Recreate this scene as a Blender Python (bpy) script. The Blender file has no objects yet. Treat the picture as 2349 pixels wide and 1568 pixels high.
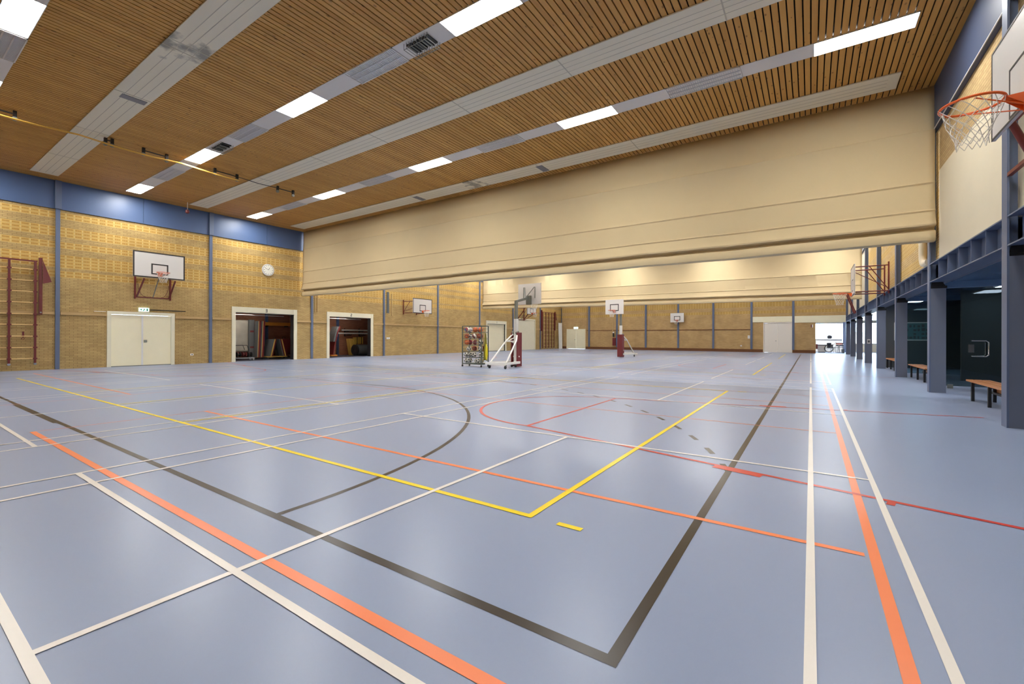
import bpy, bmesh, math, random
from mathutils import Vector, Matrix, noise
random.seed(7)
SC = bpy.context.scene
COL = SC.collection
PI = math.pi
D = math.radians

# ------------------------------------------------------------------ camera, sky, exposure
cam = bpy.data.cameras.new('camera')
cam.sensor_fit = 'HORIZONTAL'; cam.sensor_width = 36.0
cam.lens = 36.0 * 1015.07 / 2349.0
cam.shift_x = 0.0; cam.shift_y = -12.03 / 2349.0
cam.clip_start = 0.05; cam.clip_end = 300
cam_o = bpy.data.objects.new('camera', cam); COL.objects.link(cam_o)
yaw, pitch, roll = D(34.036), D(0.0738), D(0.1754)
fw = Vector((-math.sin(yaw) * math.cos(pitch), math.cos(yaw) * math.cos(pitch), math.sin(pitch)))
rt = Vector((math.cos(yaw), math.sin(yaw), 0)); up = rt.cross(fw)
r2 = rt * math.cos(roll) + up * math.sin(roll); u2 = -rt * math.sin(roll) + up * math.cos(roll)
cam_o.matrix_world = Matrix(((r2.x, u2.x, -fw.x, 0), (r2.y, u2.y, -fw.y, 0), (r2.z, u2.z, -fw.z, 1.265), (0, 0, 0, 1)))
SC.camera = cam_o

w = bpy.data.worlds.new('sky'); SC.world = w; w.use_nodes = True
wb = w.node_tree.nodes['Background']
wb.inputs[0].default_value = (0.62, 0.78, 1.0, 1); wb.inputs[1].default_value = 24.0
SC.view_settings.view_transform = 'Standard'; SC.view_settings.look = 'None'
SC.view_settings.exposure = 0.0; SC.view_settings.gamma = 1.0; SC.view_settings.use_curve_mapping = False
LAMP = 61.0                       # radiance of a lit ceiling panel
cy = SC.cycles
cy.max_bounces = 8; cy.diffuse_bounces = 5; cy.glossy_bounces = 4; cy.transmission_bounces = 4; cy.transparent_max_bounces = 8
cy.sample_clamp_indirect = 6.0; cy.caustics_reflective = False; cy.caustics_refractive = False
try:
    cy.use_denoising = True; cy.denoiser = 'OPENIMAGEDENOISE'
except Exception:
    pass

# the bay opening to the daylight at the end of the hall
pd = bpy.data.lights.new('daylight_portal', 'AREA'); pd.shape = 'RECTANGLE'; pd.size = 6.6; pd.size_y = 1.95
pd.cycles.is_portal = True
po = bpy.data.objects.new('daylight_portal', pd); COL.objects.link(po)
po.location = (1.9, 51.55, 1.72); po.rotation_euler = (D(-90), 0, 0)

# ------------------------------------------------------------------ helpers
def lin(c):
    c = c / 255.0
    return c / 12.92 if c <= 0.04045 else ((c + 0.055) / 1.055) ** 2.4
def rgb(*c): return (lin(c[0]), lin(c[1]), lin(c[2]), 1.0)

def mat(name, c, rough=0.5, metal=0.0, spec=0.5, noise_amt=0.0, noise_scale=6.0, bump=0.0):
    m = bpy.data.materials.new(name); m.use_nodes = True
    nt = m.node_tree; b = nt.nodes['Principled BSDF']
    b.inputs['Base Color'].default_value = rgb(*c); b.inputs['Roughness'].default_value = rough
    b.inputs['Metallic'].default_value = metal; b.inputs['Specular IOR Level'].default_value = spec
    m.diffuse_color = rgb(*c)
    if noise_amt or bump:
        tc = nt.nodes.new('ShaderNodeTexCoord'); n = nt.nodes.new('ShaderNodeTexNoise')
        n.inputs['Scale'].default_value = noise_scale; n.inputs['Detail'].default_value = 5
        nt.links.new(tc.outputs['Object'], n.inputs['Vector'])
        if noise_amt:
            mx = nt.nodes.new('ShaderNodeMix'); mx.data_type = 'RGBA'
            a = rgb(*[max(0, v * (1 - noise_amt)) for v in c]); z = rgb(*[min(255, v * (1 + noise_amt)) for v in c])
            mx.inputs[6].default_value = a; mx.inputs[7].default_value = z
            nt.links.new(n.outputs['Fac'], mx.inputs[0]); nt.links.new(mx.outputs[2], b.inputs['Base Color'])
        if bump:
            bp = nt.nodes.new('ShaderNodeBump'); bp.inputs['Strength'].default_value = bump; bp.inputs['Distance'].default_value = 0.01
            nt.links.new(n.outputs['Fac'], bp.inputs['Height']); nt.links.new(bp.outputs[0], b.inputs['Normal'])
    return m

def emis(name, c, s):
    m = bpy.data.materials.new(name); m.use_nodes = True; nt = m.node_tree
    for n in list(nt.nodes): nt.nodes.remove(n)
    o = nt.nodes.new('ShaderNodeOutputMaterial'); e = nt.nodes.new('ShaderNodeEmission')
    e.inputs[0].default_value = rgb(*c); e.inputs[1].default_value = s
    nt.links.new(e.outputs[0], o.inputs[0])
    return m

class X:                                         # tiny expression builder for shader maths
    nt = None
    def __init__(s, v): s.v = v
    @staticmethod
    def op(o, a, b=0.0):
        n = X.nt.nodes.new('ShaderNodeMath'); n.operation = o
        for i, q in enumerate((a, b)):
            q = q.v if isinstance(q, X) else q
            if isinstance(q, (int, float)): n.inputs[i].default_value = q
            else: X.nt.links.new(q, n.inputs[i])
        return X(n.outputs[0])
    def __add__(s, o): return X.op('ADD', s, o)
    def __sub__(s, o): return X.op('SUBTRACT', s, o)
    def __mul__(s, o): return X.op('MULTIPLY', s, o)
    def __truediv__(s, o): return X.op('DIVIDE', s, o)
    def __gt__(s, o): return X.op('GREATER_THAN', s, o)
    def __lt__(s, o): return X.op('LESS_THAN', s, o)
    def fr(s): return X.op('FRACT', s)
    def fl(s): return X.op('FLOOR', s)
    def ab(s): return X.op('ABSOLUTE', s)
    def between(s, a, b): return (s > a) * (s < b)

def mixc(nt, f, a, b):
    mx = nt.nodes.new('ShaderNodeMix'); mx.data_type = 'RGBA'
    for i, q in ((0, f), (6, a), (7, b)):
        q = q.v if isinstance(q, X) else q
        if hasattr(q, 'is_output'): nt.links.new(q, mx.inputs[i])
        else: mx.inputs[i].default_value = q
    return mx.outputs[2]

BANDS = [(5.73, 5.98), (5.05, 5.425), (4.61, 4.86), (3.87, 4.37), (3.50, 3.75)]
def brick_mat(name, axis, bands, c1, c2, cm, py=(206, 169, 96), ps=(144, 104, 46)):
    m = bpy.data.materials.new(name); m.use_nodes = True; nt = m.node_tree; b = nt.nodes['Principled BSDF']
    b.inputs['Roughness'].default_value = 0.85; b.inputs['Specular IOR Level'].default_value = 0.2
    g = nt.nodes.new('ShaderNodeNewGeometry'); sp = nt.nodes.new('ShaderNodeSeparateXYZ'); nt.links.new(g.outputs['Position'], sp.inputs[0])
    X.nt = nt
    s = X(sp.outputs[axis]); z = X(sp.outputs['Z'])
    cb = nt.nodes.new('ShaderNodeCombineXYZ'); nt.links.new(s.v, cb.inputs[0]); nt.links.new(z.v, cb.inputs[1])
    t = nt.nodes.new('ShaderNodeTexBrick'); nt.links.new(cb.outputs[0], t.inputs['Vector'])
    t.inputs['Scale'].default_value = 1.0; t.inputs['Brick Width'].default_value = 0.23; t.inputs['Row Height'].default_value = 0.0625
    t.inputs['Mortar Size'].default_value = 0.007; t.inputs['Mortar Smooth'].default_value = 0.4; t.inputs['Bias'].default_value = -0.1
    t.inputs['Color1'].default_value = rgb(*c1); t.inputs['Color2'].default_value = rgb(*c2); t.inputs['Mortar'].default_value = rgb(*cm)
    n = nt.nodes.new('ShaderNodeTexNoise'); n.inputs['Scale'].default_value = 1.3; n.inputs['Detail'].default_value = 6
    nt.links.new(cb.outputs[0], n.inputs['Vector'])
    mp = nt.nodes.new('ShaderNodeMapRange'); nt.links.new(n.outputs['Fac'], mp.inputs[0])
    mp.inputs[1].default_value = 0.3; mp.inputs[2].default_value = 0.7; mp.inputs[3].default_value = 0.86; mp.inputs[4].default_value = 1.08
    colr = t.outputs['Color']
    if bands:
        mask = X(0.0); row = X(0.0)
        mask = None
        for a, e in bands:
            q = z.between(a, e); r = (z - a) / 0.125
            q2 = q * r.fr()
            mask = q if mask is None else mask + q
            row = q2 if row is None else row + q2
        bl = (s / 0.236).fr()
        slot = (bl * 8.0).fr().between(0.3, 0.8) * bl.between(0.12, 0.88) * row.between(0.3, 0.75)
        joint = (row < 0.1) + (row > 0.95)
        edge = (bl < 0.06)
        pc = mixc(nt, slot, rgb(*py), rgb(*ps))
        pc = mixc(nt, edge, pc, rgb(206, 184, 134)); pc = mixc(nt, joint, pc, rgb(186, 158, 104))
        colr = mixc(nt, mask, colr, pc)
    hv = nt.nodes.new('ShaderNodeVectorMath'); hv.operation = 'SCALE'
    nt.links.new(colr, hv.inputs[0]); nt.links.new(mp.outputs[0], hv.inputs['Scale'])
    nt.links.new(hv.outputs[0], b.inputs['Base Color'])
    bp = nt.nodes.new('ShaderNodeBump'); bp.inputs['Strength'].default_value = 0.25; bp.inputs['Distance'].default_value = 0.006; bp.invert = True
    nt.links.new(t.outputs['Fac'], bp.inputs['Height']); nt.links.new(bp.outputs[0], b.inputs['Normal'])
    m.diffuse_color = rgb(*c1)
    return m

class MB:                                        # mesh builder
    def __init__(s): s.v = []; s.f = []; s.m = []; s.sm = []; s.mi = 0
    def _add(s, vs, fs, smooth=False):
        o = len(s.v); s.v += [tuple(p) for p in vs]
        for f in fs: s.f.append(tuple(i + o for i in f)); s.m.append(s.mi); s.sm.append(smooth)
        return s
    def mat(s, i): s.mi = i; return s
    def box(s, x0, x1, y0, y1, z0, z1):
        vs = [(x, y, z) for x in (x0, x1) for y in (y0, y1) for z in (z0, z1)]
        return s._add(vs, [(0, 1, 3, 2), (4, 6, 7, 5), (0, 4, 5, 1), (2, 3, 7, 6), (0, 2, 6, 4), (1, 5, 7, 3)])
    def obox(s, c, ax, ay, az, hx, hy, hz):      # oriented box
        c = Vector(c); ax, ay, az = (Vector(q).normalized() for q in (ax, ay, az))
        vs = [c + ax * a * hx + ay * b * hy + az * d * hz for a in (-1, 1) for b in (-1, 1) for d in (-1, 1)]
        return s._add(vs, [(0, 1, 3, 2), (4, 6, 7, 5), (0, 4, 5, 1), (2, 3, 7, 6), (0, 2, 6, 4), (1, 5, 7, 3)])
    def bar(s, p, q, a, b=None, side=(0, 0, 1)):  # rectangular bar p->q, section a x b
        p, q = Vector(p), Vector(q); d = (q - p); b = a if b is None else b
        sd = Vector(side)
        if abs(d.normalized().dot(sd)) > 0.98: sd = Vector((1, 0, 0))
        ay = d.cross(sd).normalized(); az = ay.cross(d).normalized()
        return s.obox((p + q) / 2, d, ay, az, d.length / 2, a / 2, b / 2)
    def tube(s, pts, r, n=10, closed=False, caps=True):
        pts = [Vector(p) for p in pts]; k = len(pts); rings = []; prev = None
        rr = r if isinstance(r, (list, tuple)) else [r] * k
        for i, p in enumerate(pts):
            if closed: t = pts[(i + 1) % k] - pts[i - 1]
            else: t = pts[min(i + 1, k - 1)] - pts[max(i - 1, 0)]
            t.normalize()
            if prev is None:
                a = t.cross(Vector((0, 0, 1)))
                if a.length < 0.1: a = t.cross(Vector((1, 0, 0)))
            else:
                a = prev - t * prev.dot(t)
            a.normalize(); prev = a; b = t.cross(a)
            rings.append([p + (a * math.cos(2 * PI * j / n) + b * math.sin(2 * PI * j / n)) * rr[i] for j in range(n)])
        vs = [q for ring in rings for q in ring]; fs = []
        for i in range(k if closed else k - 1):
            i2 = (i + 1) % k
            for j in range(n):
                j2 = (j + 1) % n
                fs.append((i * n + j, i * n + j2, i2 * n + j2, i2 * n + j))
        if caps and not closed:
            fs.append(tuple(range(n))[::-1]); fs.append(tuple((k - 1) * n + j for j in range(n)))
        return s._add(vs, fs, True)
    def lathe(s, c, prof, axis=(0, 0, 1), n=20):  # prof = [(radius, height)...]
        c = Vector(c); az = Vector(axis).normalized()
        ax = az.cross(Vector((0, 0, 1)) if abs(az.z) < 0.9 else Vector((1, 0, 0))).normalized(); ay = az.cross(ax)
        vs = []; fs = []; k = len(prof)
        for r, h in prof:
            for j in range(n):
                t = 2 * PI * j / n
                vs.append(c + az * h + (ax * math.cos(t) + ay * math.sin(t)) * r)
        for i in range(k - 1):
            for j in range(n):
                j2 = (j + 1) % n
                fs.append((i * n + j, i * n + j2, (i + 1) * n + j2, (i + 1) * n + j))
        fs.append(tuple(range(n))[::-1]); fs.append(tuple((k - 1) * n + j for j in range(n)))
        return s._add(vs, fs, True)
    def poly(s, pts, d):                          # polygon extruded along d
        pts = [Vector(p) for p in pts]; d = Vector(d); k = len(pts)
        return s._add(pts + [p + d for p in pts], [tuple(range(k))[::-1], tuple(range(k, 2 * k))] + [(i, (i + 1) % k, k + (i + 1) % k, k + i) for i in range(k)])
    def quad(s, a, b, c, d): return s._add([a, b, c, d], [(0, 1, 2, 3)])
    def build(s, name, mats, parent=None, bevel=0.0, solid=0.0):
        me = bpy.data.meshes.new(name)
        off = Vector(parent_world(parent)) if parent else Vector((0, 0, 0))
        me.from_pydata([Vector(p) - off for p in s.v], [], s.f)
        for q in (mats if isinstance(mats, (list, tuple)) else [mats]): me.materials.append(q)
        for i, p in enumerate(me.polygons): p.material_index = s.m[i]; p.use_smooth = s.sm[i]
        bm = bmesh.new(); bm.from_mesh(me); bmesh.ops.recalc_face_normals(bm, faces=bm.faces); bm.to_mesh(me); bm.free()
        if any(s.sm): 
            try: me.set_sharp_from_angle(angle=D(40))
            except Exception: pass
        o = bpy.data.objects.new(name, me); COL.objects.link(o)
        if parent: o.parent = parent
        if bevel:
            bv = o.modifiers.new('bevel', 'BEVEL'); bv.width = bevel; bv.segments = 2; bv.limit_method = 'ANGLE'
        return o

_pw = {}
def parent_world(o): return _pw.get(o.name, (0, 0, 0))
def reg(o, w): _pw[o.name] = tuple(w); return o

def tag(o, label, cat, group=None):
    o['label'] = label; o['category'] = cat
    if group: o['group'] = group
    return o
def thing(name, loc, label, cat, group=None):
    o = bpy.data.objects.new(name, None); COL.objects.link(o); o.location = loc; o.empty_display_size = 0.1
    reg(o, loc); return tag(o, label, cat, group)
def sub(o, parent):                               # register a part so that sub-parts can hang from it
    return reg(o, parent_world(parent))
def struct(o): o['kind'] = 'structure'; return o
def copy_tree(o, parent=None):
    c = o.copy(); COL.objects.link(c)
    if parent: c.parent = parent
    for ch in list(o.children): copy_tree(ch, c)
    return c
def dup(o, loc, label, rotz=None, scale=None):
    c = copy_tree(o); c.location = loc; c['label'] = label
    if rotz is not None: c.rotation_euler = (0, 0, rotz)
    if scale: c.scale = scale
    return c

# ------------------------------------------------------------------ materials
def floor_mat():
    m = mat('blue_sports_floor', (150, 163, 186), 0.29, spec=0.3)
    nt = m.node_tree; b = nt.nodes['Principled BSDF']
    tc = nt.nodes.new('ShaderNodeTexCoord')
    n = nt.nodes.new('ShaderNodeTexNoise'); n.inputs['Scale'].default_value = 0.35; n.inputs['Detail'].default_value = 3
    n2 = nt.nodes.new('ShaderNodeTexNoise'); n2.inputs['Scale'].default_value = 9; n2.inputs['Detail'].default_value = 6
    v = nt.nodes.new('ShaderNodeTexVoronoi'); v.inputs['Scale'].default_value = 1.7
    for q in (n, n2, v): nt.links.new(tc.outputs['Object'], q.inputs['Vector'])
    c1 = mixc(nt, n.outputs['Fac'], rgb(146, 159, 186), rgb(151, 164, 190))
    X.nt = nt
    spot = (X(v.outputs['Distance']) < 0.012) * (X(n2.outputs['Fac']) > 0.5)
    c2 = mixc(nt, spot, c1, rgb(70, 72, 75))
    nt.links.new(c2, b.inputs['Base Color'])
    return m
M = {}
M['floor'] = floor_mat()
for k, c in dict(white=(240, 234, 224), yellow=(252, 222, 36), orange=(250, 142, 92), black=(60, 52, 42), red=(206, 70, 60), pink=(226, 140, 130)).items():
    M['l_' + k] = mat('court_line_' + k, c, 0.29, spec=0.35)
M['brick_l'] = brick_mat('tan_brick_side_wall', 'Y', BANDS, (190, 163, 110), (174, 145, 96), (142, 117, 77))
M['brick_f'] = brick_mat('tan_brick_end_wall', 'X', [(4.06, 4.56), (3.46, 3.72)], (200, 168, 118), (188, 156, 106), (156, 128, 90))
M['brick_r'] = brick_mat('yellow_brick_gallery', 'Y', [(3.2, 3.46), (3.75, 4.25), (4.5, 4.76), (5.05, 5.55)], (210, 182, 128), (200, 168, 112), (150, 122, 80), (214, 180, 110), (162, 124, 68))
M['brick_p'] = brick_mat('plain_tan_brick_gallery', 'Y', None, (188, 162, 116), (176, 148, 104), (150, 126, 90))
M['brick_red'] = brick_mat('red_brick_store', 'Y', None, (178, 122, 94), (164, 108, 84), (146, 112, 94))
M['steel'] = mat('blue_grey_steel', (92, 105, 131), 0.42, noise_amt=0.03, noise_scale=2)
M['clad'] = mat('dark_blue_cladding', (102, 109, 126), 0.5, noise_amt=0.03, noise_scale=2)
M['fascia'] = mat('blue_fascia', (74, 94, 130), 0.4)
M['shadedfascia'] = mat('shaded_blue_fascia', (58, 68, 92), 0.5)  # right fascia: shade above the downward lamps is put into the colour
M['darkblue'] = mat('glossy_blue_soffit', (96, 122, 158), 0.2, spec=0.7)
M['cream'] = mat('cream_paint', (232, 226, 200), 0.55, noise_amt=0.015, noise_scale=3)
M['creamdoor'] = mat('cream_door', (246, 238, 206), 0.5, noise_amt=0.015, noise_scale=3)
M['whitedoor'] = mat('off_white_door', (240, 232, 220), 0.5)
M['panel'] = mat('cream_wall_panel', (226, 214, 186), 0.6, noise_amt=0.02, noise_scale=1.5)
M['curtain'] = mat('beige_curtain', (206, 186, 146), 0.75, spec=0.25, noise_amt=0.02, noise_scale=1.2)
M['seam'] = mat('curtain_seam', (164, 146, 108), 0.8)
M['heater'] = mat('pale_grey_heater', (234, 228, 206), 0.5)
M['heaterdirty'] = mat('pale_grey_heater_sooty', (234, 228, 206), 0.5)
_nt = M['heaterdirty'].node_tree; X.nt = _nt
_g = _nt.nodes.new('ShaderNodeNewGeometry'); _sp = _nt.nodes.new('ShaderNodeSeparateXYZ'); _nt.links.new(_g.outputs['Position'], _sp.inputs[0])
_n = _nt.nodes.new('ShaderNodeTexNoise'); _n.inputs['Scale'].default_value = 3.2; _n.inputs['Detail'].default_value = 6; _nt.links.new(_g.outputs['Position'], _n.inputs['Vector'])
_d = (X(_sp.outputs['X']) + 10.6).ab()                 # soot gathered at one panel joint
_f = X.op('MULTIPLY', X.op('MAXIMUM', X(_n.outputs['Fac']) * 1.5 - 0.47 - _d * 0.62, 0.0), 3.0)
_nt.links.new(mixc(_nt, X.op('MINIMUM', _f, 0.85), rgb(234, 228, 206), rgb(116, 112, 102)), _nt.nodes['Principled BSDF'].inputs['Base Color'])
M['heatgap'] = mat('heater_groove', (190, 184, 164), 0.6)
M['dirt'] = mat('grey_soot_stain', (134, 128, 114), 0.8)
M['ledpanel'] = mat('light_grey_metal', (232, 230, 226), 0.45)
M['louvre'] = mat('louvre_metal', (214, 214, 216), 0.3, metal=0.3)
M['louvredark'] = mat('dark_louvre_grey', (120, 120, 124), 0.5)  # mid grey for louvre backs and heater grilles
M['black'] = mat('black_metal', (28, 28, 30), 0.45)
M['dark'] = mat('dark_backing', (26, 20, 14), 0.9)
M['maroon'] = mat('maroon_steel', (104, 34, 34), 0.4)
M['maroonpad'] = mat('maroon_pad', (112, 34, 36), 0.55)
M['rung'] = mat('pale_wood_rung', (226, 192, 128), 0.45)
M['board'] = mat('white_backboard', (226, 222, 216), 0.35)
M['boardline'] = mat('black_board_line', (48, 44, 40), 0.5)
M['rim'] = mat('orange_rim', (226, 98, 32), 0.35)
M['net'] = mat('white_net', (228, 222, 210), 0.8)
M['netshade'] = mat('grey_net_cord', (186, 176, 164), 0.8)
M['chrome'] = mat('chrome', (205, 205, 205), 0.2, metal=1.0)
M['grey'] = mat('grey_steel', (128, 130, 122), 0.4, metal=0.4)
M['rack'] = mat('green_grey_rack', (84, 90, 80), 0.45)
M['whitesteel'] = mat('white_steel', (238, 236, 228), 0.4)
M['ledge'] = mat('brown_timber_ledge', (184, 154, 104), 0.6, noise_amt=0.06, noise_scale=4)
M['skirt'] = mat('brown_timber_skirting', (112, 68, 36), 0.5, noise_amt=0.08, noise_scale=5)
M['bench'] = mat('orange_brown_bench_slat', (186, 124, 70), 0.4, noise_amt=0.08, noise_scale=8)
M['white'] = mat('white_plastic', (236, 234, 228), 0.45)
M['clockface'] = mat('white_clock_face', (240, 238, 226), 0.4)
M['cable'] = mat('yellow_cable', (214, 168, 70), 0.5)
M['wheel'] = mat('dark_rubber', (40, 38, 36), 0.6)
M['canvas'] = mat('grey_canvas', (176, 170, 156), 0.8, noise_amt=0.08, noise_scale=3)
M['orange'] = mat('orange_timber_beam', (214, 138, 50), 0.4, noise_amt=0.05, noise_scale=5)
M['yelloww'] = mat('yellow_timber', (222, 182, 90), 0.5)
M['greypad'] = mat('grey_pad', (92, 94, 94), 0.6)
M['storefloor'] = mat('grey_blue_store_floor', (92, 96, 112), 0.35)
M['asphalt'] = mat('pale_paving', (196, 196, 194), 0.8, noise_amt=0.06)
M['hivis'] = mat('bright_yellow_cloth', (226, 208, 40), 0.7)
M['olive'] = mat('olive_cloth', (128, 118, 40), 0.8)
M['lamp'] = emis('lit_diffuser', (255, 255, 254), LAMP)
M['exit'] = emis('lit_exit_sign', (205, 240, 240), 2.6)
M['exitgreen'] = mat('exit_green', (40, 150, 110), 0.5)
M['tube'] = emis('fluorescent_tube', (255, 244, 230), 130.0)
M['greywall'] = mat('dark_grey_wall', (86, 90, 92), 0.5)
M['corridorlamp'] = emis('corridor_diffuser', (226, 240, 255), 14.0)
M['teal'] = mat('teal_board', (96, 128, 132), 0.6)
M['doorframe'] = mat('lit_blue_frame', (120, 150, 184), 0.35)  # lighter blue stands in for the lit edge of the frame
M['orangecloth'] = mat('orange_cloth', (230, 110, 70), 0.7)
M['blackcloth'] = mat('black_bag_cloth', (36, 38, 46), 0.7)

def wood_mat():
    m = mat('pine_ceiling_slat', (176, 128, 76), 0.5, spec=0.3)
    nt = m.node_tree; b = nt.nodes['Principled BSDF']; X.nt = nt
    g = nt.nodes.new('ShaderNodeNewGeometry'); sp = nt.nodes.new('ShaderNodeSeparateXYZ'); nt.links.new(g.outputs['Position'], sp.inputs[0])
    x = X(sp.outputs['X']); y = X(sp.outputs['Y'])
    idx = ((x + 30.0) / 0.12).fl()
    wn = nt.nodes.new('ShaderNodeTexWhiteNoise'); wn.noise_dimensions = '1D'; nt.links.new(idx.v, wn.inputs['W'])
    cb = nt.nodes.new('ShaderNodeCombineXYZ')
    nt.links.new((x * 14.0).v, cb.inputs[0]); nt.links.new((y * 0.8).v, cb.inputs[1]); nt.links.new((X(wn.outputs['Value']) * 40.0).v, cb.inputs[2])
    n = nt.nodes.new('ShaderNodeTexNoise'); n.inputs['Scale'].default_value = 1.6; n.inputs['Detail'].default_value = 5; nt.links.new(cb.outputs[0], n.inputs['Vector'])
    cb2 = nt.nodes.new('ShaderNodeCombineXYZ')
    nt.links.new((x * 8.0).v, cb2.inputs[0]); nt.links.new((y * 4.0).v, cb2.inputs[1])
    v = nt.nodes.new('ShaderNodeTexVoronoi'); v.inputs['Scale'].default_value = 0.9; nt.links.new(cb2.outputs[0], v.inputs['Vector'])
    f = X(n.outputs['Fac']) * 0.6 + X(wn.outputs['Value']) * 0.4
    c = mixc(nt, f, rgb(164, 116, 56), rgb(204, 156, 84))
    knot = (X(v.outputs['Distance']) < 0.13)
    c = mixc(nt, knot * 0.6, c, rgb(92, 56, 30))
    nt.links.new(c, b.inputs['Base Color'])
    return m
M['wood'] = wood_mat()

def glass_mat(name, tint, refl=0.08, rough=0.02):
    m = bpy.data.materials.new(name); m.use_nodes = True; nt = m.node_tree
    for n in list(nt.nodes): nt.nodes.remove(n)
    o = nt.nodes.new('ShaderNodeOutputMaterial'); mx = nt.nodes.new('ShaderNodeMixShader')
    t = nt.nodes.new('ShaderNodeBsdfTransparent'); t.inputs[0].default_value = tint
    gl = nt.nodes.new('ShaderNodeBsdfGlossy'); gl.inputs['Roughness'].default_value = rough; gl.inputs[0].default_value = (0.9, 0.95, 1, 1)
    fr = nt.nodes.new('ShaderNodeFresnel'); fr.inputs[0].default_value = 1.45
    nt.links.new(fr.outputs[0], mx.inputs[0]); nt.links.new(t.outputs[0], mx.inputs[1]); nt.links.new(gl.outputs[0], mx.inputs[2]); nt.links.new(mx.outputs[0], o.inputs[0])
    return m
M['glassdark'] = glass_mat('smoked_glass', (0.46, 0.52, 0.52, 1))
M['glassmid'] = glass_mat('tinted_glass', (0.62, 0.74, 0.76, 1))
M['glass'] = glass_mat('clear_glass', (0.93, 0.97, 1, 1))

# ------------------------------------------------------------------ setting: floor and court markings
XL, XR, YF, ZC, YB = -23.75, 2.45, 45.3, 7.15, -2.6
mb = MB().box(XL - 0.3, 5.3, YB, 51.6, -0.2, -0.002)
nx, ny = 29, 54
mb._add([(XL - .3 + (5.6 - XL) * i / nx, YB + (51.6 - YB) * j / ny, 0) for i in range(nx + 1) for j in range(ny + 1)],
        [(i * (ny + 1) + j, (i + 1) * (ny + 1) + j, (i + 1) * (ny + 1) + j + 1, i * (ny + 1) + j + 1) for i in range(nx) for j in range(ny)])
fl = struct(mb.build('floor', M['floor']))
def L(name, colour, z, items, w=0.05):
    mb = MB()
    for k_, it in enumerate(items):
        x0, y0, x1, y1 = it[:4]; ww = it[4] if len(it) > 4 else w
        a = Vector((x0, y0, 0)); b = Vector((x1, y1, 0)); d = (b - a).normalized(); n = Vector((-d.y, d.x, 0)) * ww / 2
        zz = Vector((0, 0, z + 4e-6 * (k_ % 97)))
        mb.quad(a - n + zz, b - n + zz, b + n + zz, a + n + zz)
    return struct(mb.build(name, M['l_' + colour], fl))
def arc(cx, cy_, r, a0, a1, n, dash=None):
    out = []
    for i in range(n):
        if dash and (i % dash[1]) >= dash[0]: continue
        t0 = a0 + (a1 - a0) * i / n; t1 = a0 + (a1 - a0) * (i + 1.04) / n
        out.append((cx + r * math.cos(t0), cy_ + r * math.sin(t0), cx + r * math.cos(t1), cy_ + r * math.sin(t1)))
    return out
white, yellow, red = [], [], []
for oy in (0, 14.5, 28.8):
    for (xr, xl) in ((0.45, -5.585), (-7.32, -13.36), (-15.3, -21.34)):
        y0, y1 = 0.377 + oy, 13.74 + oy; xc = (xr + xl) / 2
        for x in (xr, xr - 0.45, xl + 0.46, xl): white.append((x, y0, x, y1, 0.042))
        for y in (y0, y0 + 0.765, y1 - 0.765, y1, 5.06 + oy, 9.08 + oy): white.append((xl, y, xr, y, 0.042))
        white += [(xc, y0, xc, 5.06 + oy, 0.042), (xc, 9.08 + oy, xc, y1, 0.042)]
for oy in (0, 14.56, 28.9):
    xr, xl, y0, y1 = -1.645, -19.6, 2.67 + oy, 11.62 + oy
    yellow += [(xr, y0, xr, y1), (xl, y0, xl, y1), (xl - .025, y0, xr + .025, y0), (xl - .025, y1, xr + .025, y1), (-10.62, y0, -10.62, y1), (-7.64, y0, -7.64, y1), (-13.62, y0, -13.62, y1),
               (xr + .22, y0, xr + .4, y0), (xr + .22, y1, xr + .4, y1)]
    for sx in (1, -1):
        fx = -10.6 + sx * 7.24; cyy = 7.10 + oy * 0.995; bx = -10.6 + sx * 12.9
        red += [(fx, cyy - 1.73, fx, cyy + 1.73)]
        red += [(fx, cyy - 1.73, bx, cyy - 3.0), (fx, cyy + 1.73, bx, cyy + 3.0)]
        a = (PI / 2, PI * 1.5) if sx > 0 else (-PI / 2, PI / 2)
        red += arc(fx, cyy, 1.73, a[0], a[1], 36)
        for sg in (-1, 1):
            y_at = lambda x: cyy + sg * (1.73 + 1.27 * abs(x - fx) / 5.66)
            xa, xb = fx + sx * 2.57, fx + sx * 2.99
            red += [(xa, y_at(xa) + sg * 0.05, xb, y_at(xb) + sg * 0.05, 0.12)]
            xa, xb = fx + sx * 3.85, fx + sx * 3.9
            red += [(xa, y_at(xa) + sg * 0.05, xb, y_at(xb) + sg * 0.05, 0.12)]
orange = [(-8.5, 1.30, 1.6, 1.30, .06), (-8.48, 3.30, 0.262, 3.30), (0.31, -2, 0.31, 43, .055), (-12.2, 7.31, 0.285, 7.31, .03), (-21.7, 3.33, -12.26, 3.33), (-12.2, 10.2, 0.285, 10.2, .03)]
pink = [(-8.49, 1.30, -8.49, 13.3, .035), (-12.18, 1.3, -12.18, 13.3, .035), (-21.7, 1.3, -21.7, 13.3, .035), (-12.2, 11.7, 0.285, 11.7, .03)]
for oy in (14.5, 28.9): orange += [(-12.2, 1.3 + oy, 0.28, 1.3 + oy, .03), (-8.48, 3.3 + oy, 0.28, 3.3 + oy, .03), (-21.7, 7.31 + oy, 0.28, 7.31 + oy, .03)]
black = [(-0.644, 1.66, -0.644, 41.7, .055), (-20.56, 1.66, -20.56, 41.7, .055), (-20.58, 1.657, -0.617, 1.657, .055), (-20.58, 41.7, -0.617, 41.7, .055), (-12.1, 1.64, -9.1, 1.64, .09)]
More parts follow.
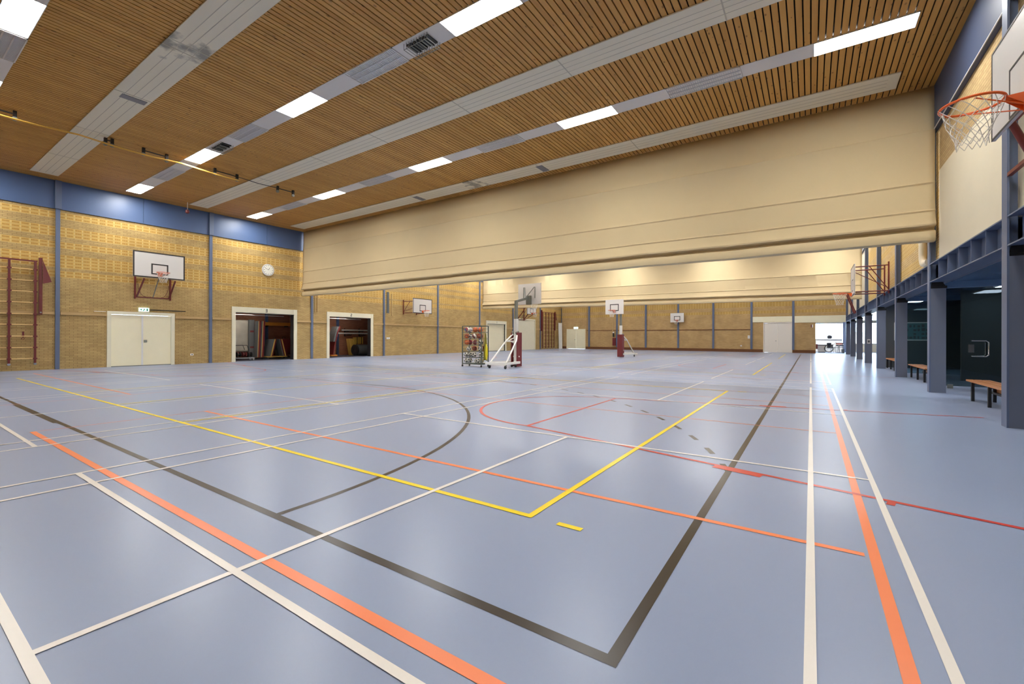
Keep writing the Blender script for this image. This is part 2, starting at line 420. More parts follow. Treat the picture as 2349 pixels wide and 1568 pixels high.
for cyb, s in ((1.657, 1), (41.7, -1)):
    black += arc(-9.1, cyb, 5.96, 0, s * PI / 2, 40) + arc(-12.1, cyb, 5.96, PI if s > 0 else -PI, s * PI / 2, 40) + [(-12.1, cyb + s * 5.96, -9.1, cyb + s * 5.96)]
    a1 = math.acos(8.456 / 8.96)
    dash = arc(-9.1, cyb, 8.96, s * a1, s * PI / 2, 84, (2, 5)) + arc(-12.1, cyb, 8.96, PI - a1 if s > 0 else -(PI - a1), s * PI / 2, 84, (2, 5))
    black += [q + (0.055,) for q in dash] + [(-12.1 + k * .3, cyb + s * 8.96, -12.1 + k * .3 + .15, cyb + s * 8.96) for k in range(10)]
L('black_court_marking', 'black', 0.0014, black, .052)
L('pink_court_marking', 'pink', 0.0019, pink)
L('orange_court_marking', 'orange', 0.0024, orange)
L('red_court_marking', 'red', 0.0029, red, .05)
L('yellow_court_marking', 'yellow', 0.0034, yellow, .05)
L('white_court_marking', 'white', 0.0039, white)

# ------------------------------------------------------------------ setting: walls
def wall_x(name, x0, x1, y0, y1, z1, openings, m):     # wall in a plane X = const with door openings (ya, yb, zb)
    mb = MB(); y = y0
    for ya, yb, zb in sorted(openings):
        mb.box(x0, x1, y, ya, 0, z1); mb.box(x0, x1, ya, yb, zb, z1); y = yb
    mb.box(x0, x1, y, y1, 0, z1)
    return struct(mb.build(name, m))
wall_x('wall_left', XL - 0.3, XL, YB, YF, 7.3, [(5.80, 7.92, 2.2), (10.52, 13.56, 2.56), (15.72, 18.72, 2.56), (31.2, 34.0, 2.56), (36.2, 39.36, 3.05)], M['brick_l'])
# far wall, X from XL to 2.4, openings: door, door, end opening
mb = MB(); x = XL
for xa, xb, zb in ((-22.98, -20.83, 2.14), (-3.45, -1.40, 2.6), (0.33, 2.42, 2.6)):
    mb.box(x, xa, YF, YF + 0.3, 0, 7.3); mb.box(xa, xb, YF, YF + 0.3, zb, 7.3); x = xb
mb.box(2.42, 2.75, YF, YF + 0.3, 0, 7.3)
struct(mb.build('wall_far', M['brick_f']))
struct(MB().box(XL - 0.3, 5.3, YB - 0.3, YB, 0, 7.3).build('wall_near', M['brick_l']))
# right wall above the gallery beam
mb = MB()
mb.mat(2).box(XR, XR + 0.3, YB, 13.98, 5.15, 7.3); mb.mat(0).box(XR, XR + 0.3, 13.98, 29.0, 3.02, 7.3)
mb.mat(1).box(XR, XR + 0.3, YB, 13.98, 3.02, 5.15); mb.mat(1).box(XR, XR + 0.3, 29.0, YF, 3.02, 7.3)
struct(mb.build('wall_right', [M['brick_r'], M['panel'], M['brick_p']]))
# gallery corridor behind the right-hand columns
struct(MB().box(5.2, 5.4, YB, 51.6, 0, 3.0).build('wall_corridor', M['greywall']))
struct(MB().box(2.66, 5.2, YB, YF + .3, 2.72, 2.95).build('ceiling_corridor', M['darkblue']))
struct(MB().box(2.69, 5.2, 25.25, 25.45, 0, 2.72).build('wall_corridor_return', M['greywall']))
struct(MB().box(5.2, 5.4, YB - .3, YB, 0, 3.0).box(2.5, 5.2, YB - .32, YB - .02, 0, 3).build('wall_corridor_near', M['greywall']))

# blue fascias under the ceiling
mb = MB()
ys = [YB] + [4.26 + 5.19 * k for k in range(8)] + [YF]
for a, b in zip(ys[:-1], ys[1:]):
    m_ = (a + b) / 2
    mb.box(XL, XL + 0.06, a + .004, m_ - .006, 6.08, ZC); mb.box(XL, XL + 0.06, m_ + .006, b - .004, 6.08, ZC)
struct(mb.build('trim_1', M['fascia']))
mb = MB(); mb.mat(0).box(2.37, XR, YB, YF, 6.12, ZC); mb.mat(1).box(2.355, 2.37, YB, YF, 6.12, 6.135); struct(mb.build('trim_2', [M['shadedfascia'], M['ledpanel']]))
mb = MB(); mb.box(XL, 2.4, YF - .08, YF, 6.08, ZC); struct(mb.build('trim_3', M['fascia']))
# left wall steel posts
k = 4
for i in range(8):
    y = 4.26 + 5.17 * i
    struct(MB().box(XL, XL + 0.08, y - .06, y + .06, 0, 6.08).box(XL, XL + 0.14, y - .09, y + .09, 6.08, ZC).build('trim_%d' % k, M['steel'])); k += 1
for x in (-20.3, -17.1, -14.03, -10.83, -7.64, -4.45, -1.26):
    struct(MB().box(x - .085, x + .085, YF - .08, YF, 0.26, 7.1).build('trim_%d' % k, M['steel'])); k += 1
# right-hand columns: clad foot, open I-section with a bracket above
for i in range(-1, 8):
    y = 9.16 + 4.98 * i
    mb = MB()
    mb.mat(0).box(2.31, 2.335, y, y + .21, 0, ZC)
    mb.box(2.335, 2.44, y + .09, y + .12, 2.46, ZC)
    mb.mat(1).box(2.336, 2.60, y + .004, y + .206, 0, 2.44)
    mb.mat(2).box(2.336, 2.62, y + .02, y + .19, 2.44, 2.5)
    mb.poly([(2.34, y + .01, 2.48), (2.60, y + .01, 2.48), (2.52, y + .01, 2.62), (2.36, y + .01, 2.62)], (0, .02, 0))
    mb.poly([(2.34, y + .18, 2.48), (2.60, y + .18, 2.48), (2.52, y + .18, 2.62), (2.36, y + .18, 2.62)], (0, .02, 0))
    struct(mb.build('trim_%d' % k, [M['steel'], M['clad'], M['black']])); k += 1
# gallery beam with stiffeners, one length per bay
for i in range(-3, 7):
    ya, yb = 9.16 + 4.98 * i + .21, 9.16 + 4.98 * (i + 1)
    yb = min(yb, YF)
    mb = MB().box(2.315, 2.60, ya, yb, 2.585, 2.605).box(2.315, 2.60, ya, yb, 3.0, 3.02).box(2.46, 2.475, ya, yb, 2.605, 3.0)
    n = 6
    for j in range(1, n):
        yy = ya + (yb - ya) * j / n
        mb.box(2.33, 2.46, yy - .007, yy + .007, 2.605, 3.0)
    struct(mb.build('trim_%d' % k, M['steel'])); k += 1
struct(MB().box(2.6, 2.7, YB, YF, 2.6, 3.02).build('trim_%d' % k, M['clad'])); k += 1
# timber ledge on the brick, and skirting on the far wall
mb = MB()
for a, b in ((YB, 4.18), (4.34, 5.68), (8.02, 9.35), (9.51, 10.36), (13.72, 14.53), (14.68, 15.53), (18.9, 19.7), (19.84, 24.86), (25.0, 30.0), (30.2, 31.0), (34.18, 35.3), (39.44, 40.4), (40.6, YF)):
    mb.box(XL, XL + .06, a, b, 2.07, 2.18)
struct(mb.build('trim_%d' % k, M['ledge'])); k += 1
mb = MB()
xs = [-20.7, -20.3, -17.1, -14.03, -10.83, -7.64, -4.45]
for a, b in zip(xs[:-1], xs[1:]): mb.box(a + .09, b - .09, YF - .035, YF, 2.0, 2.07)
struct(mb.build('trim_%d' % k, M['skirt'])); k += 1
struct(MB().box(-20.7, -3.55, YF - .04, YF, 0, .26).box(XL, -23.1, YF - .04, YF, 0, .26).box(-1.3, .33, YF - .04, YF, 0, .26).build('baseboard_far', M['skirt']))
struct(MB().box(-4.38, -1.34, YF - .05, YF, 2.68, 3.17).box(-1.17, 2.4, YF - .05, YF, 2.6, 3.17).build('trim_%d' % k, M['creamdoor'])); k += 1

# ceiling: pine slats over a dark void
mb = MB(); mb.mat(1).box(XL - .3, 2.8, YB - .3, 51.6, ZC + .07, ZC + .15); mb.mat(0)
n = int((2.45 - XL) / 0.12)
for i in range(n + 1):
    x0 = -30 + 0.12 * (int((XL + 30) / .12) + i) + .001
    if x0 + .096 > XR: continue
    mb.box(max(x0, XL), x0 + .096, YB, YF, ZC, ZC + .035)
struct(mb.build('ceiling', [M['wood'], M['dark']]))

# ------------------------------------------------------------------ doors
def handle_part(p, parent): return p
def double_door_x(idx, y0, y1, z1, fw_, number):
    d = MB().box(XL - .1, XL + .05, y0, y0 + fw_, 0, z1).box(XL - .1, XL + .05, y1 - fw_, y1, 0, z1).box(XL - .1, XL + .05, y0 + fw_, y1 - fw_, z1 - fw_, z1).build('door_%d' % idx, M['cream'])
    struct(d); ym = (y0 + y1) / 2
    for a, b in ((y0 + fw_ + .006, ym - .004), (ym + .004, y1 - fw_ - .006)):
        struct(MB().box(XL - .08, XL - .0, a, b, 0.015, z1 - fw_ - .006).build('door_leaf', M['creamdoor'], d))
    struct(MB().box(XL, XL + .015, ym - .03, ym + .03, .02, z1 - fw_ - .01).build('cover_strip', M['ledpanel'], d))
    struct(MB().box(XL + .01, XL + .05, ym + .05, ym + .15, 1.0, 1.1).build('lock_plate', M['grey'], d))
    struct(MB().box(XL, XL + .02, y0 + fw_, y1 - fw_, 0, .03).build('threshold', M['grey'], d))
    return d
double_door_x(1, 5.69, 8.0, 2.29, .13, 1)
def gate(idx, y0, y1, num, closed):
    d = MB().box(XL - .3, XL + .06, y0, y0 + .17, 0, 2.75).box(XL - .3, XL + .06, y1 - .17, y1, 0, 2.75).box(XL - .3, XL + .05, y0 + .17, y1 - .17, 2.46, 2.75).build('door_%d' % idx, M['cream'])
    struct(d)
    struct(MB().box(XL + .05, XL + .065, y0 + .17, y1 - .17, 2.45, 2.475).build('header_seal', M['black'], d))
    for y in (y0 + .17, y1 - .19):
        struct(MB().box(XL - .28, XL + .0, y, y + .02, 0, 2.46).build('track', M['black'], d))
    struct(digit(num, (XL + .052, (y0 + y1) / 2 + .08, 2.53), .17).build('number', M['black'], d))
    if closed:
        mb = MB()
        for i in range(20): mb.box(XL - .12, XL - .09 + (.008 if i % 2 else 0), y0 + .18, y1 - .2, .03 + i * .1215, .03 + (i + 1) * .1215 - .008)
        struct(mb.build('roller_curtain', M['creamdoor'], d))
        struct(MB().box(XL - .13, XL - .07, y0 + .18, y1 - .18, 0, .04).build('bottom_seal', M['black'], d))
    else:                                     # the gate is lifted under the store ceiling
        struct(MB().box(XL - 2.5, XL - .2, y0 + .2, y1 - .2, 2.6, 2.64).build('lifted_leaf', M['greywall'], d))
        for y in (y0 + .25, y1 - .25): struct(MB().tube([(XL - .2, y, 2.52), (XL - 2.6, y, 2.52)], .02, 8).build('ceiling_track', M['grey'], d))
        for z in (2.40, 2.52): struct(MB().tube([(XL - .95, y0 + .2, z), (XL - .95, y1 - .2, z)], .018, 8).build('spring_tube', M['white'], d))
    return d
SEG = {'1': ['c'], '2': 'abged', '3': 'abgcd'}
def digit(n, o, hgt):
    x, y, z = o; w_ = hgt * .55; t = hgt * .16; mb = MB()
    # y runs to the reader's right as seen from the hall
    P_ = {'a': (0, w_, hgt - t, hgt), 'g': (0, w_, hgt / 2 - t / 2, hgt / 2 + t / 2), 'd': (0, w_, 0, t), 'b': (w_ - t, w_, hgt / 2, hgt), 'c': (w_ - t, w_, 0, hgt / 2), 'e': (0, t, 0, hgt / 2), 'f': (0, t, hgt / 2, hgt)}
    y -= w_ / 2 + .08
    for s in {1: 'bc', 2: 'abged', 3: 'abgcd'}[n]:
        a, b, c, d = P_[s]; mb.box(x, x + .006, y + a, y + b, z + c, z + d)
    return mb
gate(2, 10.37, 13.71, 3, False); gate(3, 15.55, 18.88, 2, False); gate(4, 31.03, 34.16, 1, True)
d5 = struct(MB().box(XL - .1, XL + .06, 36.15, 36.28, 0, 3.12).box(XL - .1, XL + .06, 39.28, 39.42, 0, 3.12).box(XL - .1, XL + .06, 36.28, 39.28, 3.0, 3.12).build('door_5', M['cream']))
struct(MB().box(XL - .05, XL + .01, 36.29, 39.27, 0.01, 2.99).build('door_leaf', M['cream'], d5))
def double_door_y(idx, x0, x1, z1, fw_, m1, m2):
    d = struct(MB().box(x0, x0 + fw_, YF - .05, YF + .1, 0, z1).box(x1 - fw_, x1, YF - .05, YF + .1, 0, z1).box(x0 + fw_, x1 - fw_, YF - .05, YF + .1, z1 - fw_, z1).build('door_%d' % idx, m1))
    xm = (x0 + x1) / 2
    for a, b in ((x0 + fw_ + .005, xm - .008), (xm + .008, x1 - fw_ - .005)):
        struct(MB().box(a, b, YF, YF + .07, .01, z1 - fw_ - .005).build('door_leaf', m2, d))
    struct(MB().tube([(xm - .12, YF - .06, 1.02), (xm - .12, YF + .01, 1.02)], .035, 10).build('door_knob', M['grey'], d))
    return d
double_door_y(6, -23.06, -20.75, 2.22, .08, M['creamdoor'], M['creamdoor'])
double_door_y(7, -3.52, -1.34, 2.66, .07, M['whitedoor'], M['whitedoor'])

# ------------------------------------------------------------------ stores behind the two lifted gates
struct(MB().box(-27.3, XL - .3, 9.0, 23.0, -.2, -.002).build('floor_store', M['storefloor']))
struct(MB().box(-27.5, -27.2, 9.0, 23.0, 0, 3.1).build('wall_store_back', M['brick_red']))
struct(MB().box(-27.2, XL - .3, 15.2, 15.4, 0, 3.1).build('wall_store_divider', M['brick_red']))
struct(MB().box(-27.2, XL - .3, 8.9, 9.1, 0, 3.1).box(-27.2, XL - .3, 22.9, 23.1, 0, 3.1).build('wall_store_side', M['brick_red']))
struct(MB().box(-27.5, XL - .3, 8.9, 23.1, 3.0, 3.1).build('ceiling_store', M['greywall']))
struct(MB().box(XL - .6, XL - .4, 30.5, 40.0, 0, 3.4).build('sky_leak_block', M['brick_red']))  # unseen block added to stop sky light leaking between the roller slats
for y in (13.72, 18.55): struct(MB().box(-27.2, -27.08, y, y + .14, 0, 3.0).build('trim_%d' % k, M['fascia'])); k += 1
def store_lamp(loc, label):
    t = thing('store_lamp', loc, label, 'lamp', 'tube lamps in the stores'); x, y, z = loc
    MB().box(x - .08, x + .08, y - .6, y + .6, z - .05, z).build('lamp_housing', M['white'], t)
    MB().tube([(x, y - .56, z - .07), (x, y + .56, z - .07)], .022, 10).build('tube', M['tube'], t)
store_lamp((-24.75, 11.25, 2.59), 'tube lamp under the lifted leaf of gate 3')
store_lamp((-24.75, 17.1, 2.59), 'tube lamp under the lifted leaf of gate 2')

# ------------------------------------------------------------------ ceiling strips
HALL = [0, 4.65, 9.28]
def ceiling_lamp(name, x0, x1, y0, y1, label, z=ZC, grp='lit ceiling lights'):
    t = thing(name, ((x0 + x1) / 2, (y0 + y1) / 2, z), label, 'ceiling light', grp)
    MB().box(x0, x1, y0, y0 + .012, z - .02, z + .03).box(x0, x1, y1 - .012, y1, z - .02, z + .03).box(x0, x0 + .012, y0, y1, z - .02, z + .03).box(x1 - .012, x1, y0, y1, z - .02, z + .03).build('lamp_frame', M['ledpanel'], t)
    MB().box(x0 + .012, x1 - .012, y0 + .012, y1 - .012, z - .016, z + .02).build('diffuser', M['lamp'], t)
    return t
def louvre_lamp(x0, x1, y0, y1, label):
    z = ZC
    t = thing('louvre_light', ((x0 + x1) / 2, (y0 + y1) / 2, z), label, 'ceiling light', 'unlit louvred lights')
    MB().box(x0, x1, y0, y0 + .02, z - .03, z + .02).box(x0, x1, y1 - .02, y1, z - .03, z + .02).box(x0, x0 + .02, y0, y1, z - .03, z + .02).box(x1 - .02, x1, y0, y1, z - .03, z + .02).build('lamp_frame', M['ledpanel'], t)
    MB().box(x0 + .02, x1 - .02, y0 + .02, y1 - .02, z + .0, z + .015).build('reflector', M['louvredark'], t)
    mb = MB(); n = 3; wy = (y1 - y0 - .04)
    for i in range(1, n): mb.box(x0 + .02, x1 - .02, y0 + .02 + wy * i / n - .012, y0 + .02 + wy * i / n + .012, z - .026, z)
    nx = 34
    for i in range(1, nx): 
        xx = x0 + .02 + (x1 - x0 - .04) * i / nx; mb.box(xx - .004, xx + .004, y0 + .02, y1 - .02, z - .022, z)
    MB_ = mb.build('louvre_grid', M['louvre'], t)
    return t
def speaker(x0, x1, y0, y1, label):
    z = ZC
    t = thing('ceiling_loudspeaker', ((x0 + x1) / 2, (y0 + y1) / 2, z), label, 'loudspeaker', 'caged ceiling loudspeakers')
    mb = MB()
    for i in range(7):
        xx = x0 + .05 + (x1 - x0 - .1) * i / 6
        mb.box(xx - .028, xx + .028, y0 + .07, y1 - .07, z - .04 - (.02 if i % 2 else 0), z - .012)
    mb.build('loudspeaker_body', M['black'], t)
    mb = MB()
    for i in range(10):
        xx = x0 + (x1 - x0) * i / 9
        mb.tube([(xx, y0 + .03, z - .01), (xx, y0 + .03, z - .13), (xx, y1 - .03, z - .13), (xx, y1 - .03, z - .01)], .006, 6)
    for yy in (y0 + .03, y1 - .03): mb.tube([(x0, yy, z - .13), (x1, yy, z - .13)], .006, 6)
    mb.build('wire_cage', M['grey'], t)
rowname = {0: 'left', 1: 'middle', 2: 'right'}
rows = [(1.40, 1.88, 'upper left row'), (6.06, 6.545, 'row with caged loudspeakers'), (10.67, 11.16, 'row nearest the curtain')]
lamps = {0: [(-22.95, -21.4), (-17.05, -15.5), (-12.83, -11.27), (-5.77, -4.2), (0.03, 1.6)],
         1: [(-22.95, -21.45), (-17.25, -15.7), (-11.52, -9.96), (-5.76, -4.2), (0.03, 1.62)],
         2: [(-22.95, -21.45), (-17.33, -15.74), (-11.57, -9.97), (-5.77, -4.19), (0.035, 1.625)]}
louv = {0: [(-14.2, -12.86)], 1: [(-20.17, -18.5), (-14.2, -12.8), (-8.65, -7.07)], 2: [(-20.1, -18.5), (-14.3, -12.75), (-8.62, -7.07), (-2.87, -1.28)]}
ordn = ['first', 'second', 'third', 'fourth', 'fifth']
for r, (y0, y1, rn) in enumerate(rows):
    xa, xb = -22.95, 1.62
    struct(MB().box(xa, xb, y0 + .005, y1 - .005, ZC - .012, ZC).build('trim_%d' % k, M['ledpanel'])); k += 1
    for i, (a, b) in enumerate(lamps[r]):
        ceiling_lamp('ceiling_light', a, b, y0, y1, 'lit ceiling light, %s from the left wall, %s' % (ordn[i], rn))
    for i, (a, b) in enumerate(louv[r]):
        louvre_lamp(a, b, y0 - .005, y1 + .005, 'unlit louvred ceiling light, %s from the left wall, %s' % (ordn[i], rn))
speaker(-6.78, -6.14, 6.1, 6.52, 'black caged ceiling loudspeaker beside the big lit panel at the top')
speaker(-15.5, -14.75, 6.1, 6.5, 'black caged ceiling loudspeaker further along, nearer the left wall')
# the middle and far bays, behind the curtains
for r, y in enumerate((15.25, 19.8, 24.4, 29.05)):
    for i, x in enumerate((-22.2, -16.5, -10.75, -4.98, .82)):
        ceiling_lamp('ceiling_light', x - .78, x + .78, y - .245, y + .245, 'lit ceiling light behind the first curtain, hidden from the near hall', grp='lights behind the first curtain')
for y in (32.2, 37.0, 41.8):
    for x in (-22.2, -16.5, -10.75, -4.98, .82):
        ceiling_lamp('ceiling_light', x - .78, x + .78, y - .2, y + .2, 'lit ceiling light behind the second curtain, hidden from the near hall', grp='lights behind the second curtain')
# radiant heating panels
def heater(y0, y1, label, joints, dirt, grilles):
    xa, xb = -22.9, 1.64
    t = thing('radiant_heater', ((xa + xb) / 2, (y0 + y1) / 2, ZC), label, 'heating panel', 'radiant ceiling heaters')
    MB().box(xa, xb, y0, y1, ZC - .03, ZC - .006).build('heating_panel', M['heaterdirty' if dirt else 'heater'], t)
    mb = MB()
    for f in (.28, .5, .72): mb.box(xa + .2, xb - .2, y0 + (y1 - y0) * f - .006, y0 + (y1 - y0) * f + .006, ZC - .032, ZC - .029)
    mb.build('groove', M['heatgap'], t)
    for x in joints: MB().box(x - .012, x + .012, y0, y1, ZC - .034, ZC - .028).build('joint', M['heatgap'], t)
    for x in grilles: MB().box(x - .12, x + .12, y0 + .17, y1 - .06, ZC - .04, ZC - .028).build('grille', M['louvredark'], t)
    return t
heater(3.40, 4.12, 'long cream heating panel with dark soot marks at the upper left', (-17.0, -13.7, -10.75, -10.45, -20.2), (-10.6,), (-13.9,))
heater(8.26, 8.97, 'long cream heating panel in the middle of the slatted ceiling', (-16.9, -13.5, -10.6, -7.4, -4.45, -1.3), (), ())
heater(12.85, 13.62, 'long cream heating panel beside the top of the first curtain', (-13.8, -10.8, -7.75, -4.45), (-10.8,), (-7.72, -13.72))

# yellow cable and its hangers along the ceiling
cx0 = -17.3
pts = [(cx0, -1.5 + i * .25, 6.98 - .06 * abs(math.sin((i * .25) * 1.25))) for i in range(38)]
mb = MB()
for dx in (-.035, 0, .035): mb.tube([(p[0] + dx + .1, p[1], p[2] - abs(dx) * .4) for p in pts], .011, 6)
tag(mb.build('cable', M['cable']), 'yellow cables strung along the slatted ceiling near the left wall', 'cable')
tag(MB().tube([(cx0, 7.72, ZC - .08), (cx0, 8.45, ZC - .11), (cx0, 9.2, ZC - .08)], .012, 6).build('cable', M['black']), 'short dark cable crossing the middle heating panel', 'cable')
def hanger(y0, y1, label):
    t = thing('ring_track', (cx0, (y0 + y1) / 2, ZC), label, 'hanging track', 'ceiling hangers along the yellow cable')
    for y in (y0, y1):
        c = MB().box(cx0 - .04, cx0 + .04, y - .035, y + .035, ZC - .16, ZC).build('clamp', M['black'], t)
        MB().lathe((cx0 - .03, y, ZC - .2), [(.0, 0), (.055, .0), (.055, .06), (.0, .06)], (1, 0, 0), 12).build('pulley', M['grey'], t)
    MB().tube([(cx0, y0, ZC - .08), (cx0, y1, ZC - .08)], .018, 8).build('rod', M['black'], t)
    return t
hanger(1.55, 2.3, 'dark ceiling hanger at the left edge, above the first heating panel')
hanger(4.1, 4.25, 'dark ceiling hanger at the end of the first heating panel')
hanger(5.0, 5.6, 'dark ceiling hanger between first heating panel and lit panel')
hanger(7.0, 7.72, 'dark ceiling hanger between the lit panel and the middle heating panel')
hanger(9.2, 9.82, 'dark ceiling hanger just past the middle heating panel')
t = thing('fire_detector', (-22.72, 8.12, ZC), 'small red detector hanging by the blue fascia', 'detector')
MB().tube([(-22.72, 8.12, ZC), (-22.72, 8.12, 6.83)], .012, 8).build('stem', M['white'], t)
MB().lathe((-22.72, 8.12, 6.66), [(.03, 0), (.075, .03), (.075, .13), (.03, .17)], n=14).build('sensor_head', M['maroon'], t)

# ------------------------------------------------------------------ the two lifted curtains
def curtain(y, x0, x1, zb0, zb1, label, seed):
    prof = [(7.14, 0), (6.6, -.004), (6.16, -.008), (6.13, -.03), (6.10, -.006), (5.5, -.01), (4.93, -.02), (4.90, -.045), (4.87, -.02), (4.5, -.03), (4.27, -.045), (4.24, -.075), (4.21, -.05),
            (4.05, -.08), (3.96, -.12), (3.91, -.15), (3.885, -.145), (3.88, -.03), (3.84, .05), (3.79, .04), (3.77, -.03), (3.745, -.075), (3.69, -.095), (3.60, -.095), (3.55, -.085), (3.53, -.04), (3.53, .10), (3.6, .13), (3.9, .13)]
    nx = 220; mb = MB(); vs = []; k_ = len(prof)
    for i in range(nx + 1):
        f = i / nx; xx = x0 + (x1 - x0) * f; zb = zb0 + (zb1 - zb0) * f
        for (z, dy) in prof:
            t_ = (7.14 - z) / (7.14 - 3.53); zz = z + (zb - 3.53) * t_ ** 2
            w_ = .25 + 1.0 * t_
            nv = noise.noise(Vector((xx * .55 + seed, z * .7, seed))) * .028 * w_ + noise.noise(Vector((xx * 1.7, z * 1.1 + seed, seed * 2))) * .010 * w_
            nz = noise.noise(Vector((xx * .8, seed * 3, 1.0))) * .02 * (t_ ** 4)
            vs.append((xx, y + dy + nv, zz + nz))
    fs = [(i * k_ + j, i * k_ + j + 1, (i + 1) * k_ + j + 1, (i + 1) * k_ + j) for i in range(nx) for j in range(k_ - 1)]
    mb._add(vs, fs, True)
    ob = mb.build('divider_curtain', [M['curtain'], M['seam']])
    for i, p in enumerate(ob.data.polygons):
        if (i % (k_ - 1)) in (2, 6, 10): p.material_index = 0
    so = ob.modifiers.new('thick', 'SOLIDIFY'); so.thickness = .012
    return tag(ob, label, 'curtain', 'raised divider curtains')
curtain(14.02, -23.6, 2.38, 3.53, 3.53, 'near beige divider curtain, raised, hanging from the slatted ceiling', 1.7)
curtain(30.42, -23.6, 2.28, 3.72, 3.40, 'far beige divider curtain, seen under the near curtain', 8.3)

# ------------------------------------------------------------------ basketball hoops
def board_mesh(c, ax, w_, h_, nrm, edge=True, iw=.59, ih=.45, iz=.15, lw=.05):
    c, ax, nrm = Vector(c), Vector(ax).normalized(), Vector(nrm).normalized(); up_ = Vector((0, 0, 1))
    mb = MB(); mb.mat(0).obox(c, ax, nrm, up_, w_ / 2, .015, h_ / 2)
    mb.mat(1)
    def strip(a, b, z0, z1):
        mb.obox(c + ax * (a + b) / 2 + up_ * ((z0 + z1) / 2 - h_ / 2) + nrm * .0165, ax, nrm, up_, (b - a) / 2, .002, (z1 - z0) / 2)
    if edge:
        strip(-w_ / 2, w_ / 2, 0, lw); strip(-w_ / 2, w_ / 2, h_ - lw, h_); strip(-w_ / 2, -w_ / 2 + lw, lw, h_ - lw); strip(w_ / 2 - lw, w_ / 2, lw, h_ - lw)
    strip(-iw / 2, iw / 2, iz, iz + lw); strip(-iw / 2, iw / 2, iz + ih - lw, iz + ih); strip(-iw / 2, -iw / 2 + lw, iz + lw, iz + ih - lw); strip(iw / 2 - lw, iw / 2, iz + lw, iz + ih - lw)
    return mb
def hoop_parts(t, base, nrm, r=.225, reach=.15, net=True, netlen=.42, lean=(0, 0, 0), tw=.01, ax=None):
    # base: point on the board face where the bracket sits
    base, nrm = Vector(base), Vector(nrm).normalized(); ax = Vector((0, 0, 1)).cross(nrm); up_ = Vector((0, 0, 1))
    c = base + nrm * (reach + r)
    ring = MB().tube([c + ax * r * math.cos(2 * PI * i / 40) + nrm * r * math.sin(2 * PI * i / 40) for i in range(40)], tw, 8, closed=True).build('rim', M['rim'], t)
    sub(ring, t)
    b = MB()
    b.obox(base + nrm * .008 - up_ * .06, ax, nrm, up_, .075, .008, .075)
    b.poly([base + ax * .07 + nrm * .01, base + ax * .05 + nrm * (reach + .02), base - ax * .05 + nrm * (reach + .02), base - ax * .07 + nrm * .01], up_ * -.012)
    for s_ in (-1, 1): b.poly([base + ax * .07 * s_ + nrm * .01, base + ax * .05 * s_ + nrm * (reach + .01), base + ax * .07 * s_ + nrm * .01 - up_ * .13], ax * .006)
    for s_ in (-1, 1): b.tube([base + ax * .06 * s_ + nrm * .02 - up_ * .12, c + ax * r * .86 * s_ + nrm * r * .1 - up_ * .01], .006, 6)
    b.build('rim_bracket', M['rim'], t)
    if net:
        mb = MB(); n = 12; rows_ = 7; ln = Vector(lean)
        def pt(a, f):
            rr = r * (1 - .50 * min(1, f * 1.15)) + .01 * math.sin(a * 5 + f * 9)
            return c + ax * rr * math.cos(a) + nrm * rr * math.sin(a) - up_ * (netlen * f + .006 * math.sin(a * 3 + 7 * f)) + ln * f
        for i in range(n):
            for s_ in (-1, 1):
                mb.tube([pt(2 * PI * (i + s_ * .5 * q) / n, q / rows_) for q in range(rows_ + 1)], .0034, 5)
        mb.build('net', M['net'], t)
def lever_frame(t, x, y, ws, z0, z1, xb):      # two upright arms on the wall with swing arms up to the board
    up_ = MB()
    for s_ in (-1, 1):
        up_.bar((x, y + s_ * ws, z0 - .08), (x, y + s_ * ws, z1), .05, .08)
    up_.bar((x + .02, y - ws, z0), (x + .02, y + ws, z0), .045); up_.bar((x + .02, y - ws, z1 - .1), (x + .02, y + ws, z1 - .1), .04)
    up_.build('wall_frame', M['maroon'], t)
    for s_ in (-1, 1):
        MB().bar((x + .03, y + s_ * (ws - .05), z0 + .02), (xb - .03, y + s_ * (ws - .08), z1 - .3), .045, .06).bar((x + .03, y + s_ * (ws - .05), z1 - .1), (xb - .03, y + s_ * (ws - .08), z1 + .25), .045, .05).build('swing_arm', M['maroon'], t)
    MB().tube([(x + .06, y - .02, z0 + .02), (xb - .1, y, z1 - .15)], .02, 8).build('strut', M['grey'], t)
    arcp = MB()
    for s_ in (-1, 1): arcp.tube([(x + .05, y + s_ * (ws - .08 - .28 * (1 - math.cos(q * PI / 12))), z0 + .02 + .55 * (1 - math.sin(q * PI / 12))) for q in range(7)], .008, 6)
    arcp.build('brace', M['maroon'], t)
H1 = thing('basketball_hoop', (XL, 7.15, 2.85), 'white basketball backboard with black border above the double doors', 'basketball hoop', 'wall hoops')
board_mesh((-22.85, 7.17, 4.24), (0, 1, 0), 1.8, 1.07, (1, 0, 0)).build('backboard', [M['board'], M['boardline']], H1)
hoop_parts(H1, (-22.83, 7.17, 3.92), (1, 0, 0))
lever_frame(H1, XL + .06, 7.2, .62, 2.93, 3.95, -22.87)
H2 = thing('basketball_hoop', (XL, 22.2, 2.85), 'white backboard with black border on side brackets, beyond gate 2', 'basketball hoop', 'wall hoops')
board_mesh((-22.55, 22.18, 3.43), (0, 1, 0), 1.83, 1.04, (1, 0, 0)).build('backboard', [M['board'], M['boardline']], H2)
hoop_parts(H2, (-22.53, 22.18, 3.10), (1, 0, 0))
